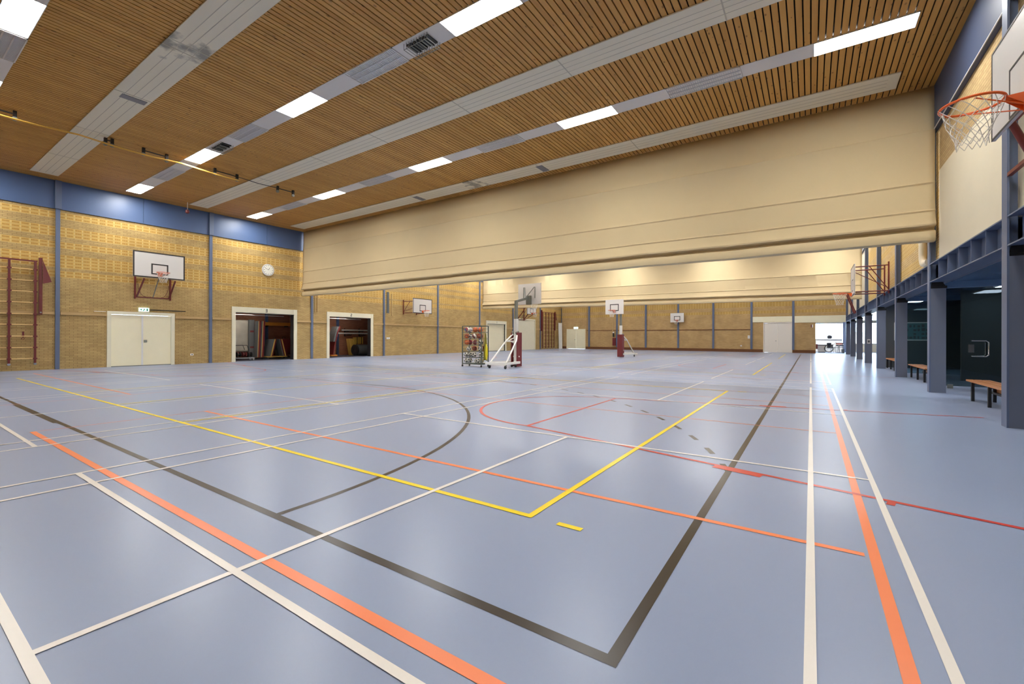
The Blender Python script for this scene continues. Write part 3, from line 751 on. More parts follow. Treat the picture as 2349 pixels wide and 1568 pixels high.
def side_brackets(t, x, y, ws, z0, z1, xb, sg=1, ends=0):
    for s_ in (-1, 1): MB().bar((x, y + s_ * ws, z0 - .1), (x, y + s_ * ws, z1 + .12), .045).build('wall_upright', M['maroon'], t)
    for s_ in (-1, 1):
        a = MB()
        for z in (z0, z1): a.tube([(x, y + s_ * ws, z), (xb, y + s_ * ws, z)], .02, 8)
        a.tube([(x, y + s_ * ws, z0 + .05), (x + (xb - x) * .55, y + s_ * ws, z1 - .02)], .015, 8)
        a.build('arm', M['maroon'], t)
    MB().tube([(x, y - ws, z0 + .1), (x + (xb - x) * .95, y + ws * .95, z1 - .05)], .014, 8).build('brace', M['maroon'], t)
side_brackets(H2, XL + .04, 22.1, .62, 2.95, 3.75, -22.57)
H3 = thing('basketball_hoop', (XL, 37, 2.8), 'small backboard with maroon frame above the tall white door', 'basketball hoop', 'wall hoops')
board_mesh((-22.8, 37.2, 4.0), (0, 1, 0), 1.75, 1.0, (1, 0, 0)).build('backboard', [M['board'], M['boardline']], H3)
hoop_parts(H3, (-22.78, 37.2, 3.66), (1, 0, 0))
lever_frame(H3, XL + .1, 36.5, .65, 3.0, 4.2, -22.82)
MB().bar((XL + .1, 37.1, 2.95), (-22.5, 37.3, 3.6), .04).build('brace', M['maroon'], H3)
H4 = thing('basketball_hoop', (-10.86, YF, 2.8), 'plain white backboard fixed on the far end wall', 'basketball hoop', 'wall hoops')
board_mesh((-10.86, YF - .35, 3.235), (1, 0, 0), 1.27, .9, (0, -1, 0), edge=False, iw=.58, iz=.18, ih=.42).build('backboard', [M['board'], M['boardline']], H4)
hoop_parts(H4, (-10.86, YF - .37, 3.0), (0, -1, 0))
MB().box(-11.2, -11.14, YF - .34, YF - .001, 2.9, 3.5).box(-10.58, -10.52, YF - .34, YF - .001, 2.9, 3.5).build('wall_bracket', M['maroon'], H4)
# near hoop at the right edge
H5 = thing('basketball_hoop', (2.31, 6.05, 3.4), 'large near hoop with orange rim and net at the upper right edge', 'basketball hoop', 'wall hoops')
board_mesh((1.68, 6.06, 3.94), (0, 1, 0), 2.02, .97, (-1, 0, 0), iw=.96, ih=.5, iz=.03, lw=.022).build('backboard', [M['board'], M['boardline']], H5)
hoop_parts(H5, (1.655, 6.02, 3.52), (-1, 0, 0), reach=.15, netlen=.40, tw=.0125)
for y in (6.69, 5.4):
    a_ = MB().tube([(1.72, y, 3.50), (1.99, y, 2.78)], .033, 12).build('hanging_leg', M['maroon'], H5); sub(a_, H5)
    MB().tube([(1.74, y + .05, 3.49), (1.80, y + .05, 3.26)], .008, 6).build('stay', M['maroon'], a_)
m_ = MB()
for y in (6.6, 5.5):
    for z in (3.6, 4.3): m_.tube([(1.70, y, z), (2.34, y, z)], .02, 8)
    m_.bar((2.33, y, 3.45), (2.33, y, 4.45), .045)
m_.bar((2.335, 4.39, 3.6), (2.335, 9.16, 3.6), .05).bar((2.335, 4.39, 4.3), (2.335, 9.16, 4.3), .05)
m_.build('arm', M['maroon'], H5)
H6 = thing('basketball_hoop', (2.31, 21.4, 2.9), 'hoop seen edge-on, held off the right wall on dark rods', 'basketball hoop', 'wall hoops')
board_mesh((1.33, 21.3, 3.45), (0, 1, 0), 1.72, 1.1, (-1, 0, 0), lw=.03).build('backboard', [M['board'], M['boardline']], H6)
hoop_parts(H6, (1.31, 21.6, 3.02), (-1, 0, 0), netlen=.45, tw=.013)
side_brackets(H6, 2.33, 21.45, .55, 3.0, 3.93, 1.35)
for y in (21.1, 21.7):
    MB().bar((1.16, y, 2.95), (1.40, y, 2.22), .035, .04).build('hanging_leg', M['maroon'], H6)

# mobile basketball stands
def mobile(loc, rotz, label):
    t = thing('mobile_basketball_stand', (0, 0, 0), label, 'basketball stand', 'mobile basketball stands')
    MB().mat(0).box(-.165, .165, -.02, .06, .03, 1.47).box(-.165, -.12, -.3, -.02, .03, 1.47).box(.12, .165, -.3, -.02, .03, 1.47).build('pad', M['maroonpad'], t, bevel=.01)
    post = MB().mat(0).box(-.075, .075, -.22, -.06, .12, 2.05).build('post', M['whitesteel'], t, bevel=.008); sub(post, t)
    MB().lathe((0, -.06, 1.0), [(.0, 0), (.03, 0), (.03, .05), (0, .05)], (0, 1, 0), 10).build('knob', M['black'], post)
    MB().box(-.05, .05, -.2, -.08, 2.05, 2.82).build('inner_post', M['grey'], t)
    a = MB().bar((0, -.14, 2.8), (0, .84, 3.02), .07, .1).build('arm', M['grey'], t)
    MB().tube([(0, .55, 2.97), (-.25, .9, 3.5)], .018, 8).tube([(0, .55, 2.97), (.25, .9, 3.5)], .018, 8).tube([(-.3, .87, 3.0), (-.3, .87, 3.5)], .014, 8).tube([(.3, .87, 3.0), (.3, .87, 3.5)], .014, 8).build('brace', M['grey'], t)
    MB().box(-.12, .12, .80, .88, 2.72, 3.12).build('board_clamp', M['grey'], t)
    board_mesh((0, .91, 3.2), (1, 0, 0), 1.2, .92, (0, 1, 0), edge=False, iw=.58, iz=.2, ih=.43).build('backboard', [M['board'], M['boardline']], t)
    hoop_parts(t, (0, .93, 2.97), (0, 1, 0))
    b = MB().bar((-.42, -1.45, .2), (.42, -1.45, .2), .1, .13).bar((-.16, -.1, .2), (-.40, -1.45, .2), .07, .1).bar((.16, -.1, .2), (.40, -1.45, .2), .07, .1).bar((-.62, -1.45, .2), (-.42, -1.45, .2), .07, .1).build('base_frame', M['whitesteel'], t, bevel=.008)
    for s_ in (-1, 1):
        MB().tube([(s_ * .40, -1.4, .25), (s_ * .26, -.5, 1.12), (s_ * .1, -.2, 1.42)], .033, 10).build('strut', M['whitesteel'], t)
        MB().lathe((s_ * .1 - .05, -.2, 1.46), [(0, 0), (.075, 0), (.075, .1), (0, .1)], (1, 0, 0), 14).build('pivot', M['grey'], t)
    MB().bar((-.24, -.5, 1.1), (.24, -.5, 1.1), .05).bar((.0, -.5, 1.1), (0, -.18, .98), .04).tube([(-.2, -.5, 1.1), (-.05, -.2, 1.25)], .02, 8).tube([(-.18, -.16, .45), (.18, -.16, .45)], .03, 8).build('cross_tie', M['whitesteel'], t)
    for (x, y) in ((-.40, -1.45), (.40, -1.45), (-.1, -.3), (.1, -.3)):
        c = MB().box(x - .035, x + .035, y - .03, y + .03, .09, .16).build('caster', M['grey'], t); sub(c, t)
        MB().lathe((x - .02, y - .02, .065), [(0, 0), (.065, 0), (.065, .04), (0, .04)], (1, 0, 0), 14).build('wheel', M['wheel'], c)
    t.location = loc; t.rotation_euler = (0, 0, rotz)
    return t
S1 = mobile((-10.43, 15.9, 0), D(-1), 'mobile basketball stand seen from behind beside the ball rack')
S2 = dup(S1, (-10.22, 27.6, 0), 'mobile basketball stand facing the camera, alone in the far hall', PI - D(2))

# ------------------------------------------------------------------ ball rack and balls
rx0, rx1, ry0, ry1 = -12.5, -11.47, 14.68, 15.16
R = thing('ball_rack', (-12, 14.9, 0), 'dark wheeled wire rack full of sports balls in mid floor', 'ball rack')
mb = MB()
for x in (rx0, rx1):
    for y in (ry0, ry1): mb.bar((x, y, .12), (x, y, 1.74), .035)
for z in (.12, 1.74):
    for y in (ry0, ry1): mb.bar((rx0, y, z), (rx1, y, z), .03)
    for x in (rx0, rx1): mb.bar((x, ry0, z), (x, ry1, z), .03)
mb.build('frame', M['rack'], R)
SH = [.14, .395, .66, .925, 1.19, 1.46]
for z in SH:
    mb = MB()
    for y in (ry0, ry1): mb.tube([(rx0, y, z), (rx1, y, z)], .011, 6)
    for i in range(5): mb.tube([(rx0, ry0 + .06 + i * .09, z), (rx1, ry0 + .06 + i * .09, z)], .006, 6)
    for i in range(5): mb.tube([(rx0 + (rx1 - rx0) * i / 4, ry0, z), (rx0 + (rx1 - rx0) * i / 4, ry1, z)], .006, 6)
    mb.build('shelf', M['rack'], R)
mb = MB()
for x in (rx0, rx1):
    for i in range(12): mb.tube([(x, ry0, .24 + i * .125), (x, ry1, .24 + i * .125)], .005, 5)
for i in range(6): mb.tube([(rx0, ry0, SH[i] + .11), (rx1, ry0, SH[i] + .11)], .005, 5)
mb.build('side_wire', M['rack'], R)
for (x, y) in ((rx0, ry0), (rx1, ry0), (rx0, ry1), (rx1, ry1)):
    c = MB().box(x - .02, x + .02, y - .02, y + .02, .07, .12).build('caster', M['grey'], R); sub(c, R)
    MB().lathe((x - .015, y, .045), [(0, 0), (.045, 0), (.045, .03), (0, .03)], (1, 0, 0), 12).build('wheel', M['wheel'], c)

BC = {k_: mat('ball_' + k_, c_, .5) for k_, c_ in dict(orange=(206, 106, 54), brown=(150, 70, 44), red=(140, 36, 48), white=(236, 230, 214), black=(38, 36, 38), blue=(64, 70, 104), purple=(120, 116, 150), cream=(226, 206, 160), dred=(112, 46, 44)).items()}
import itertools
ph = (1 + 5 ** .5) / 2
ICO = [Vector(p).normalized() for a, b in itertools.product((1, -1), (ph, -ph)) for p in ((0, a, b), (a, b, 0), (b, 0, a))]
def ball(loc, r, style, cols, label):
    bm = bmesh.new(); bmesh.ops.create_icosphere(bm, subdivisions=4, radius=r)
    rot = Matrix.Rotation(random.uniform(0, 6), 3, Vector((random.random(), random.random(), 1)).normalized())
    for f in bm.faces:
        d = (rot @ f.calc_center_median()).normalized(); i = 0
        if style == 'football': i = 1 if max(d.dot(q) for q in ICO) > .935 else 0
        elif style == 'basket': i = 1 if (abs(d.x) < .035 or abs(d.y) < .035 or abs(abs(d.z) - .55 - .25 * d.x * d.x) < .03) else 0
        elif style == 'panel': i = int((math.atan2(d.y, d.x) + PI) / (2 * PI) * 6 + .8 * d.z) % len(cols)
        elif style == 'stripe': i = int((d.z + 1) * 4) % len(cols)
        f.material_index = min(i, len(cols) - 1); f.smooth = True
    me = bpy.data.meshes.new('ball'); bm.to_mesh(me); bm.free()
    for c in cols: me.materials.append(BC[c])
    nm = {'football': 'football', 'basket': 'basketball'}.get(style, 'sports_ball')
    o = bpy.data.objects.new(nm, me); COL.objects.link(o); o.location = loc
    tag(o, label, 'ball', 'balls on the wire rack'); return o
def bpos(px, i):
    y = (15.03, 14.81)[i % 2]
    x = -(0.8520 - (px / 9.8 - 31.0) * 0.001655) * y
    return max(rx0 + .135, min(rx1 - .135, x)), y
shelf_words = ['bottom shelf', 'second shelf from the bottom', 'third shelf from the bottom', 'third shelf from the top', 'second shelf from the top', 'top shelf']
rowsb = [
    (5, [(375, 'panel', ('red', 'white', 'blue'), 'red white and blue ball'), (480, 'stripe', ('blue', 'white'), 'blue and white ball'), (590, 'basket', ('orange', 'black'), 'orange basketball at the middle'), (690, 'panel', ('purple', 'blue'), 'purple ball behind the rack post'), (772, 'basket', ('orange', 'black'), 'orange basketball at right')]),
    (4, [(392, 'stripe', ('orange', 'black', 'orange', 'black'), 'orange and black ball'), (486, 'football', ('white', 'black'), 'white football with dark spots'), (580, 'panel', ('white', 'dred'), 'white and dark red ball'), (674, 'basket', ('orange', 'black'), 'orange basketball'), (765, 'basket', ('brown', 'black'), 'brown basketball at the right end')]),
    (3, [(372, 'basket', ('orange', 'black'), 'orange basketball at the left end'), (470, 'panel', ('red',), 'plain dark red ball'), (590, 'panel', ('dred', 'white', 'dred'), 'dark red and white ball'), (712, 'basket', ('orange', 'black'), 'orange ball right of centre'), (818, 'stripe', ('black', 'white', 'black'), 'black and white ball at the right end')]),
    (2, [(452, 'football', ('white', 'black'), 'football at the left end'), (578, 'basket', ('brown', 'black'), 'brown basketball left of centre'), (702, 'football', ('white', 'black'), 'football right of centre'), (808, 'basket', ('brown', 'black'), 'brown basketball at the right end')]),
    (1, [(378, 'football', ('white', 'black'), 'football at the left end'), (470, 'football', ('white', 'black'), 'football second from the left'), (565, 'football', ('white', 'black'), 'football at the middle'), (708, 'stripe', ('blue', 'black', 'blue'), 'dark striped ball'), (802, 'football', ('white', 'black'), 'football at the right end')]),
    (0, [(382, 'football', ('white', 'black'), 'football at the left end'), (476, 'football', ('white', 'black'), 'football second from the left'), (630, 'football', ('white', 'black'), 'football right of the gap'), (726, 'panel', ('cream', 'white'), 'cream ball')]),
]
for si, bl in rowsb:
    for bi, (px, st, cols, words_) in enumerate(bl):
        r_ = .112 if st != 'football' else .106
        ball(bpos(px, bi + 1) + (SH[si] + .012 + r_,), r_, st, cols, '%s on the rack\'s %s' % (words_, shelf_words[si]))
# yellow cloth hanging on the right end of the rack
mb = MB(); nx, nz = 10, 18; vs = []
for j in range(nz + 1):
    f = j / nz
    for i in range(nx + 1):
        g = i / nx; z = 1.42 - 1.14 * f; wd = .03 + .09 * math.sin(min(1, f * 1.3) * PI / 2)
        vs.append((rx1 + .05 + .05 * math.sin(g * PI) * (.4 + f) + .015 * math.sin(g * 15 + f * 4), 14.90 + (g - .5) * 2 * wd, z + .02 * math.sin(g * 6)))
mb._add(vs, [(j * (nx + 1) + i, j * (nx + 1) + i + 1, (j + 1) * (nx + 1) + i + 1, (j + 1) * (nx + 1) + i) for j in range(nz) for i in range(nx)], True)
yb_ = mb.build('team_vest', M['olive']); tag(yb_, 'olive and yellow cloth hanging on the right end of the ball rack', 'cloth')
so = yb_.modifiers.new('thick', 'SOLIDIFY'); so.thickness = .012
mb = MB(); mb.tube([(rx1 + .12, 14.86, .98), (rx1 + .15, 14.84, .8), (rx1 + .16, 14.83, .55), (rx1 + .14, 14.85, .32)], [.02, .05, .06, .03], 10)
o = mb.build('yellow_fold', M['hivis'], yb_); o['label'] = 'bright yellow fold'

# ------------------------------------------------------------------ climbing frames
def climbing_frame(t, x, ups, zt, zb, rung_z, post_y):
    for y in ups:
        u_ = MB().box(x - .03, x + .03, y - .03, y + .03, zb + .08, zt).build('upright', M['maroon'], t); sub(u_, t)
        MB().lathe((x - .02, y, zb + .045), [(0, 0), (.045, 0), (.045, .04), (0, .04)], (1, 0, 0), 12).build('wheel', M['chrome'], u_)
        mb = MB()
        for z in rung_z: mb.box(x - .04, x + .045, y - .055, y + .055, z - .025, z + .025)
        mb.build('rung_clamp', M['maroon'], u_)
    MB().bar((x, ups[0] - .03, zt), (x, ups[-1] + .05, zt), .05).build('top_rail', M['maroon'], t)
    for z in rung_z: MB().tube([(x, ups[0], z), (x, ups[-1], z)], .017, 8).build('rung', M['rung'], t)
    MB().box(x - .1, x + .0, post_y - .045, post_y + .045, 2.05, zt + .15).box(x, x + .03, post_y - .02, post_y + .02, 2.75, 2.8).build('wall_post', M['maroon'], t)
    MB().poly([(x + .02, post_y + .05, zt + .05), (x + .02, post_y + .05, zt - .8), (x + .02, post_y + .28, zt - .72)], (.02, 0, 0)).build('gusset', M['maroon'], t)
    MB().lathe((x - .02, post_y, 2.13), [(0, 0), (.03, 0), (.03, .05), (0, .05)], (1, 0, 0), 10).build('bolt', M['chrome'], t)
W1 = thing('climbing_frame', (XL, 3.0, .2), 'maroon climbing frame with pale wooden rungs at the left edge', 'climbing frame', 'climbing frames')
climbing_frame(W1, XL + .16, (1.72, 2.37, 3.02, 3.66), 4.0, .2, (3.69, 3.28, 2.88, 2.48, 2.06, 1.67, 1.25, .84, .44), 3.80)
W2 = thing('climbing_frame', (XL, 42, .1), 'distant maroon climbing frame folded against the far left wall', 'climbing frame', 'climbing frames')
climbing_frame(W2, XL + .16, (40.75, 41.4, 42.05, 42.7, 43.25), 3.95, .05, (3.6, 3.2, 2.8, 2.4, 2.0, 1.6, 1.2, .8, .42), 43.55)
MB().box(XL + .02, XL + .22, 40.48, 40.6, 1.95, 4.15).build('wall_post', M['maroon'], W2)
t = thing('strap', (XL + .17, 3.36, 1.2), 'dark red strap tied on a rung of the left climbing frame', 'strap')
MB().box(XL + .185, XL + .235, 3.33, 3.38, 1.27, 1.42).build('knot', M['maroon'], t)
MB().tube([(XL + .2, 3.36, 1.24), (XL + .21, 3.39, 1.16), (XL + .2, 3.34, 1.12)], .008, 6).tube([(XL + .2, 3.36, 1.24), (XL + .21, 3.31, 1.14)], .008, 6).build('strap_end', M['maroon'], t)

# ------------------------------------------------------------------ small things on the left and far walls
C = thing('wall_clock', (XL, 12.12, 4.77), 'round white wall clock with black hands above gate 3', 'clock')
MB().lathe((XL, 12.12, 4.77), [(.29, 0), (.31, .01), (.31, .06), (.305, .075), (.28, .08), (.27, .07), (.0, .065)], (1, 0, 0), 36).build('clock_case', M['white'], C)
face = MB().lathe((XL + .06, 12.12, 4.77), [(0, 0), (.272, 0), (.272, .012), (0, .014)], (1, 0, 0), 36).build('clock_face', M['clockface'], C); sub(face, C)
MB().tube([(XL + .07, 12.12 + .272 * math.cos(q * PI / 18), 4.77 + .272 * math.sin(q * PI / 18)) for q in range(36)], .012, 6, closed=True).build('bezel', M['grey'], C)
mb = MB()
for i in range(12):
    a = i * PI / 6; s_, c_ = math.sin(a), math.cos(a)
    mb.bar((XL + .076, 12.12 + s_ * .19, 4.77 + c_ * .20), (XL + .076, 12.12 + s_ * .235, 4.77 + c_ * .235), .014 if i % 3 else .02, .004, (1, 0, 0))
mb.build('hour_marks', M['black'], face)
for nm, a, l_, wd in (('hour_hand', D(30), .13, .016), ('minute_hand', D(-62), .20, .012)):
    MB().bar((XL + .082, 12.12, 4.77), (XL + .082, 12.12 + math.sin(a) * l_, 4.77 + math.cos(a) * l_), wd, .004, (1, 0, 0)).build(nm, M['black'], face)
tag(MB().tube([(XL + .01, 12.1, 5.05), (XL + .01, 12.1, 7.1)], .009, 6).build('conduit', M['ledge']), 'thin brown cable running from the blue fascia down to the clock', 'cable')
def exit_sign(x0, x1, y0, y1, z0, z1, label, front):
    t = thing('exit_sign', ((x0 + x1) / 2, (y0 + y1) / 2, z0), label, 'exit sign', 'lit exit signs')
    MB().box(x0, x1, y0, y1, z0, z1).build('light_box', M['exit'], t)
    f = MB()
    if front == 'x':
        ym, zm = (y0 + y1) / 2, (z0 + z1) / 2; x_ = x1
        f.box(x_, x_ + .003, ym - .02, ym + .02, zm - .02, zm + .045).box(x_, x_ + .003, ym - .05, ym + .0, zm - .06, zm - .025).box(x_, x_ + .003, ym + .08, ym + .13, zm - .06, zm + .055)
        f.poly([(x_, ym - .15, zm), (x_, ym - .08, zm + .045), (x_, ym - .08, zm - .045)], (.003, 0, 0))
    else:
        xm, zm = (x0 + x1) / 2, (z0 + z1) / 2
        f.box(xm - .02, xm + .02, y0 - .003, y0, zm - .05, zm + .05).box(xm + .07, xm + .12, y0 - .003, y0, zm - .06, zm + .06)
    f.build('pictogram', M['exitgreen'], t)
exit_sign(XL, XL + .07, 6.72, 7.06, 2.32, 2.48, 'lit exit sign above the double doors on the left wall', 'x')
exit_sign(-22.15, -21.65, YF - .08, YF, 2.24, 2.44, 'lit exit sign above the small far double doors', 'y')
tag(MB().box(XL, XL + .04, 7.1, 8.42, 2.39, 2.42).build('conduit', M['black']), 'dark conduit running right from the exit sign', 'conduit')
tag(MB().box(XL, XL + .03, 5.3, 5.66, 2.25, 2.27).build('conduit', M['white']), 'short white conduit at the left of the double doors', 'conduit')
def socket(b, label, m_='white'):
    t = thing('wall_socket', ((b[0] + b[1]) / 2, (b[2] + b[3]) / 2, b[4]), label, 'socket', 'wall sockets')
    MB().box(*b).build('cover_plate', M[m_], t)
    cx, cyy, cz = (b[0] + b[1]) / 2, (b[2] + b[3]) / 2, (b[4] + b[5]) / 2
    if b[1] - b[0] < b[3] - b[2]: MB().lathe((b[1], cyy, cz), [(0, 0), (.025, 0), (.025, .003), (0, .003)], (1, 0, 0), 12).build('outlet', M['black'], t)
    else: MB().lathe((cx, b[2] - .003, cz), [(0, 0), (.025, 0), (.025, .003), (0, .003)], (0, 1, 0), 12).build('outlet', M['black'], t)
socket((XL, XL + .03, 8.62, 8.74, .38, .47), 'small white socket low on brick right of the double doors')
socket((XL, XL + .03, 20.0, 20.28, 1.12, 1.24), 'white double socket beside the blue post under the second hoop')
socket((-4.75, -4.57, YF - .03, YF, 1.22, 1.5), 'white panel on the far wall left of a blue post')
socket((-5.35, -5.22, YF - .03, YF, .5, .62), 'tiny white socket low on the far wall, left of the doors')
for (y0, y1, z0, z1, m_, lb) in ((14.79, 14.83, 2.67, 3.9, 'ledge', 'left pipe of the thin pair right of the blue post between gates'), (14.93, 14.97, 2.67, 3.9, 'ledge', 'right pipe of the thin pair right of the blue post between gates'), (20.02, 20.2, 2.87, 4.3, 'greywall', 'dark grey duct beside the blue post left of the second hoop'), (20.42, 20.46, 2.7, 4.2, 'ledge', 'single thin pipe next to the dark grey duct')):
    tag(MB().box(XL, XL + .05, y0, y1, z0, z1).build('wall_duct' if 'duct' in lb else 'wall_pipe', M[m_]), lb, 'pipe')
# curtain winding tube, poles in the far corner
for i, y in enumerate((44.25, 44.42, 44.58, 44.74, 44.9)):
    tag(MB().tube([(XL + .28, y, 0), (XL + .22, y, 2.92 - .05 * (i % 2))], .055, 10).build('volleyball_post', M['whitesteel']), ['leftmost', 'second', 'middle', 'fourth', 'rightmost'][i] + ' of five white posts standing in the far left corner', 'post', 'posts in the far corner')
tag(MB().tube([(XL + .12, 45.1, 0), (XL + .12, 45.1, 4.6)], .05, 8).build('wall_pipe', M['greywall']), 'dark grey pipe climbing the far left corner', 'pipe')
tag(MB().tube([(-20.55, YF - .05, 1.3), (-20.55, YF - .05, 4.6)], .03, 8).build('wall_pipe', M['ledge']), 'thin brown pipe right of the small far doors', 'pipe')
t = thing('wall_winch', (-17.3, YF, .4), 'maroon box and thin brown pipe on the far wall behind the mobile stand', 'winch')
MB().box(-17.55, -17.2, YF - .16, YF - .001, .42, 1.24).build('winch_box', M['maroonpad'], t); MB().box(-17.62, -17.52, YF - .06, YF - .001, 1.24, 3.9).build('pipe_cover', M['ledge'], t); MB().box(-17.55, -17.4, YF - .12, YF - .001, 1.35, 1.75).build('crank_head', M['black'], t); MB().lathe((-17.47, YF - .14, 1.82), [(0, 0), (.08, 0), (.08, .1), (0, .1)], (0, 1, 0), 12).build('pulley', M['white'], t)
t = thing('fire_sign', (.07, YF, 2.2), 'small red and white sign on brick beside the bright end opening', 'sign')
MB().box(0.0, .07, YF - .015, YF, 2.18, 2.42).build('red_half', M['maroon'], t); MB().box(.07, .15, YF - .015, YF, 2.18, 2.42).build('white_half', M['white'], t)
t = thing('notice_plate', (2.46, 29.06, 1.0), 'small pale notice plate on a blue column', 'sign')
MB().box(2.40, 2.53, 29.055, 29.078, 1.0, 1.22).build('plate', M['ledpanel'], t); MB().box(2.42, 2.51, 29.05, 29.056, 1.05, 1.17).build('print', M['greywall'], t)
dp = MB().tube([(2.355, 15.15, 6.1), (2.355, 15.15, 3.38), (2.355, 15.12, 3.24), (2.355, 15.02, 3.15), (2.355, 14.8, 3.11), (2.355, 14.42, 3.11)], .085, 14).build('downpipe', M['panel'])
tag(dp, 'beige downpipe on the right brick wall, just behind the near curtain', 'pipe')

# ------------------------------------------------------------------ gallery: smoked glass, benches
def glass_door(y, x0, x1, label, handle, gm='glassdark'):
    t = thing('glass_door', ((x0 + x1) / 2, y, 0), label, 'glass door', 'smoked glass doors in the gallery')
    MB().box(x0 - .1, x0, y - .06, y + .06, 0, 2.72).box(x0, x1, y - .05, y + .05, 2.56, 2.72).build('door_frame', M['doorframe'], t)
    MB().box(x0 + .01, x1, y - .008, y + .008, .06, 2.55).build('glass_pane', M[gm], t)
    if handle:
        for s_ in (-1, 1):
            MB().tube([(3.34, y + s_ * .02, 1.215), (3.58, y + s_ * .10, 1.215), (3.62, y + s_ * .11, 1.17), (3.62, y + s_ * .11, .87), (3.58, y + s_ * .10, .825), (3.34, y + s_ * .02, .825)], .016, 10).build('handle', M['chrome'], t)
        MB().box(3.28, 3.38, y - .03, y + .03, .92, 1.12).build('lock_case', M['chrome'], t)
        MB().box(2.9, 3.0, y - .05, y + .05, 0.0, .1).build('floor_hinge', M['grey'], t)
    return t
glass_door(15.65, 2.86, 5.2, 'smoked glass door with two chrome D-handles behind the nearest bench', True)
glass_door(20.6, 2.75, 5.2, 'smoked glass panel behind the second bench, between blue columns', False, 'glassmid')
struct(MB().box(3.75, 5.2, 18.6, 18.7, 0, 2.72).build('wall_corridor_inner', M['greywall']))
cl_ = thing('corridor_light', (3.2, 22.6, 2.72), 'white ceiling light in the gallery behind the second glass panel', 'ceiling light')
MB().box(2.95, 3.55, 22.0, 23.2, 2.69, 2.72).build('lamp_frame', M['ledpanel'], cl_); MB().box(2.98, 3.52, 22.04, 23.16, 2.68, 2.69).build('diffuser', M['corridorlamp'], cl_)
for ly, lx, lb in ((17.1, 4.5, 'added ceiling light behind the smoked glass door'), (12.2, 4.5, 'added ceiling light in the gallery before the smoked glass door')):
    c_ = thing('corridor_light', (lx, ly, 2.72), lb, 'ceiling light')  # both lamps are added to brighten the smoked glass bays
    MB().box(lx - .3, lx + .3, ly - .6, ly + .6, 2.69, 2.72).build('lamp_frame', M['ledpanel'], c_); MB().box(lx - .27, lx + .27, ly - .56, ly + .56, 2.68, 2.69).build('diffuser', M['corridorlamp'], c_)
nb = thing('notice_board', (3.7, 25.24, 1.2), 'teal framed notice board on the grey gallery wall behind glass', 'notice board')
MB().box(3.05, 4.3, 25.21, 25.245, 1.22, 1.92).build('board_sheet', M['teal'], nb); MB().box(3.0, 4.35, 25.2, 25.246, 1.92, 1.96).box(3.0, 4.35, 25.2, 25.246, 1.18, 1.22).box(3.0, 3.05, 25.2, 25.246, 1.22, 1.92).box(4.3, 4.35, 25.2, 25.246, 1.22, 1.92).build('board_frame', M['ledpanel'], nb)
mb = MB()
rd = random.Random(9)
for i in range(9):
    for j in range(4):
        if rd.random() < .8: mb.box(3.1 + i * .13, 3.1 + i * .13 + rd.uniform(.05, .11), 25.205, 25.21, 1.26 + j * .16, 1.26 + j * .16 + rd.uniform(.07, .13))
mb.build('pinned_sheets', M['greywall'], nb)
def bench(loc, label):
    t = thing('bench', (0, 0, 0), label, 'bench', 'slatted benches in the gallery')
    for i in range(3): MB().box(i * .125, i * .125 + .105, 0, 2.6, .385, .42).build('seat_slat', M['bench'], t, bevel=.004)
    for y in (.28, 1.28, 2.3):
        for x in (.02, .33): MB().box(x, x + .045, y, y + .05, 0, .385).build('leg', M['black'], t)
        MB().box(.02, .37, y, y + .05, .35, .385).build('bearer', M['black'], t)
    MB().box(.33, .37, .1, 2.5, .16, .2).build('rail', M['black'], t)
    MB().box(.375, .39, .1, 2.5, .17, .32).build('back_slat', M['bench'], t)
    t.location = loc; return t
B1 = bench((2.68, 10.35, 0), 'nearest slatted bench, in front of the dark glass door')
dup(B1, (2.68, 16.95, 0), 'second slatted bench along the gallery, beyond the glass door')
dup(B1, (2.68, 22.45, 0), 'third slatted bench, in front of the dark grey wall')

# ------------------------------------------------------------------ end room with daylight
struct(MB().box(-3, 5.3, 51.6, 70, -.25, -.05).build('ground_outside', M['asphalt']))
struct(MB().box(-3.2, 5.3, YF + .3, 51.6, 3.0, 3.1).build('ceiling_lobby', M['white']))
struct(MB().box(-3.2, -3.0, YF + .3, 51.6, 0, 3.0).build('wall_lobby_left', M['panel']))
struct(MB().box(-3.0, 5.3, 51.5, 51.7, 0, .75).box(-3, 5.3, 51.5, 51.7, 2.7, 3.0).box(-3, -1.4, 51.5, 51.7, .75, 2.7).build('wall_lobby_end', M['panel']))
win = struct(MB().box(-1.4, 5.2, 51.5, 51.6, .75, .80).box(-1.4, 5.2, 51.5, 51.6, 2.65, 2.7).build('window_1', M['steel']))
for x in (-1.4, .25, 2.6, 5.14): struct(MB().box(x, x + .06, 51.5, 51.6, .8, 2.65).build('mullion', M['steel'], win))
struct(MB().box(-1.4, 5.2, 51.545, 51.555, .8, 2.65).build('pane', M['glass'], win))
struct(MB().box(2.42, 2.66, 50.4, 50.65, 0, 3.0).build('trim_%d' % k, M['steel'])); k += 1
t = thing('boundary_wall', (1, 66, 0), 'pale garden wall outside the end window', 'wall')
MB().box(-12, 14, 66, 66.3, -.05, 1.9).build('masonry', M['panel'], t); MB().box(-12, 14, 65.95, 66.35, 1.9, 2.0).build('coping', M['ledpanel'], t)
t = thing('sideboard', (.8, 48.2, 0), 'low pale cabinet with dark top in the bright end room', 'cabinet')
MB().box(.5, 1.1, 48, 48.5, .06, .62).build('cabinet_body', M['ledpanel'], t); MB().box(.44, 1.18, 47.95, 48.55, .62, .69).build('cabinet_top', M['blackcloth'], t); MB().box(.54, 1.06, 48.03, 48.47, 0, .06).build('plinth', M['black'], t)
tag(MB().box(.36, .5, 47.6, 47.78, .32, .74).build('wall_box', M['maroon']), 'small maroon box at the left edge of the bright end opening', 'box')
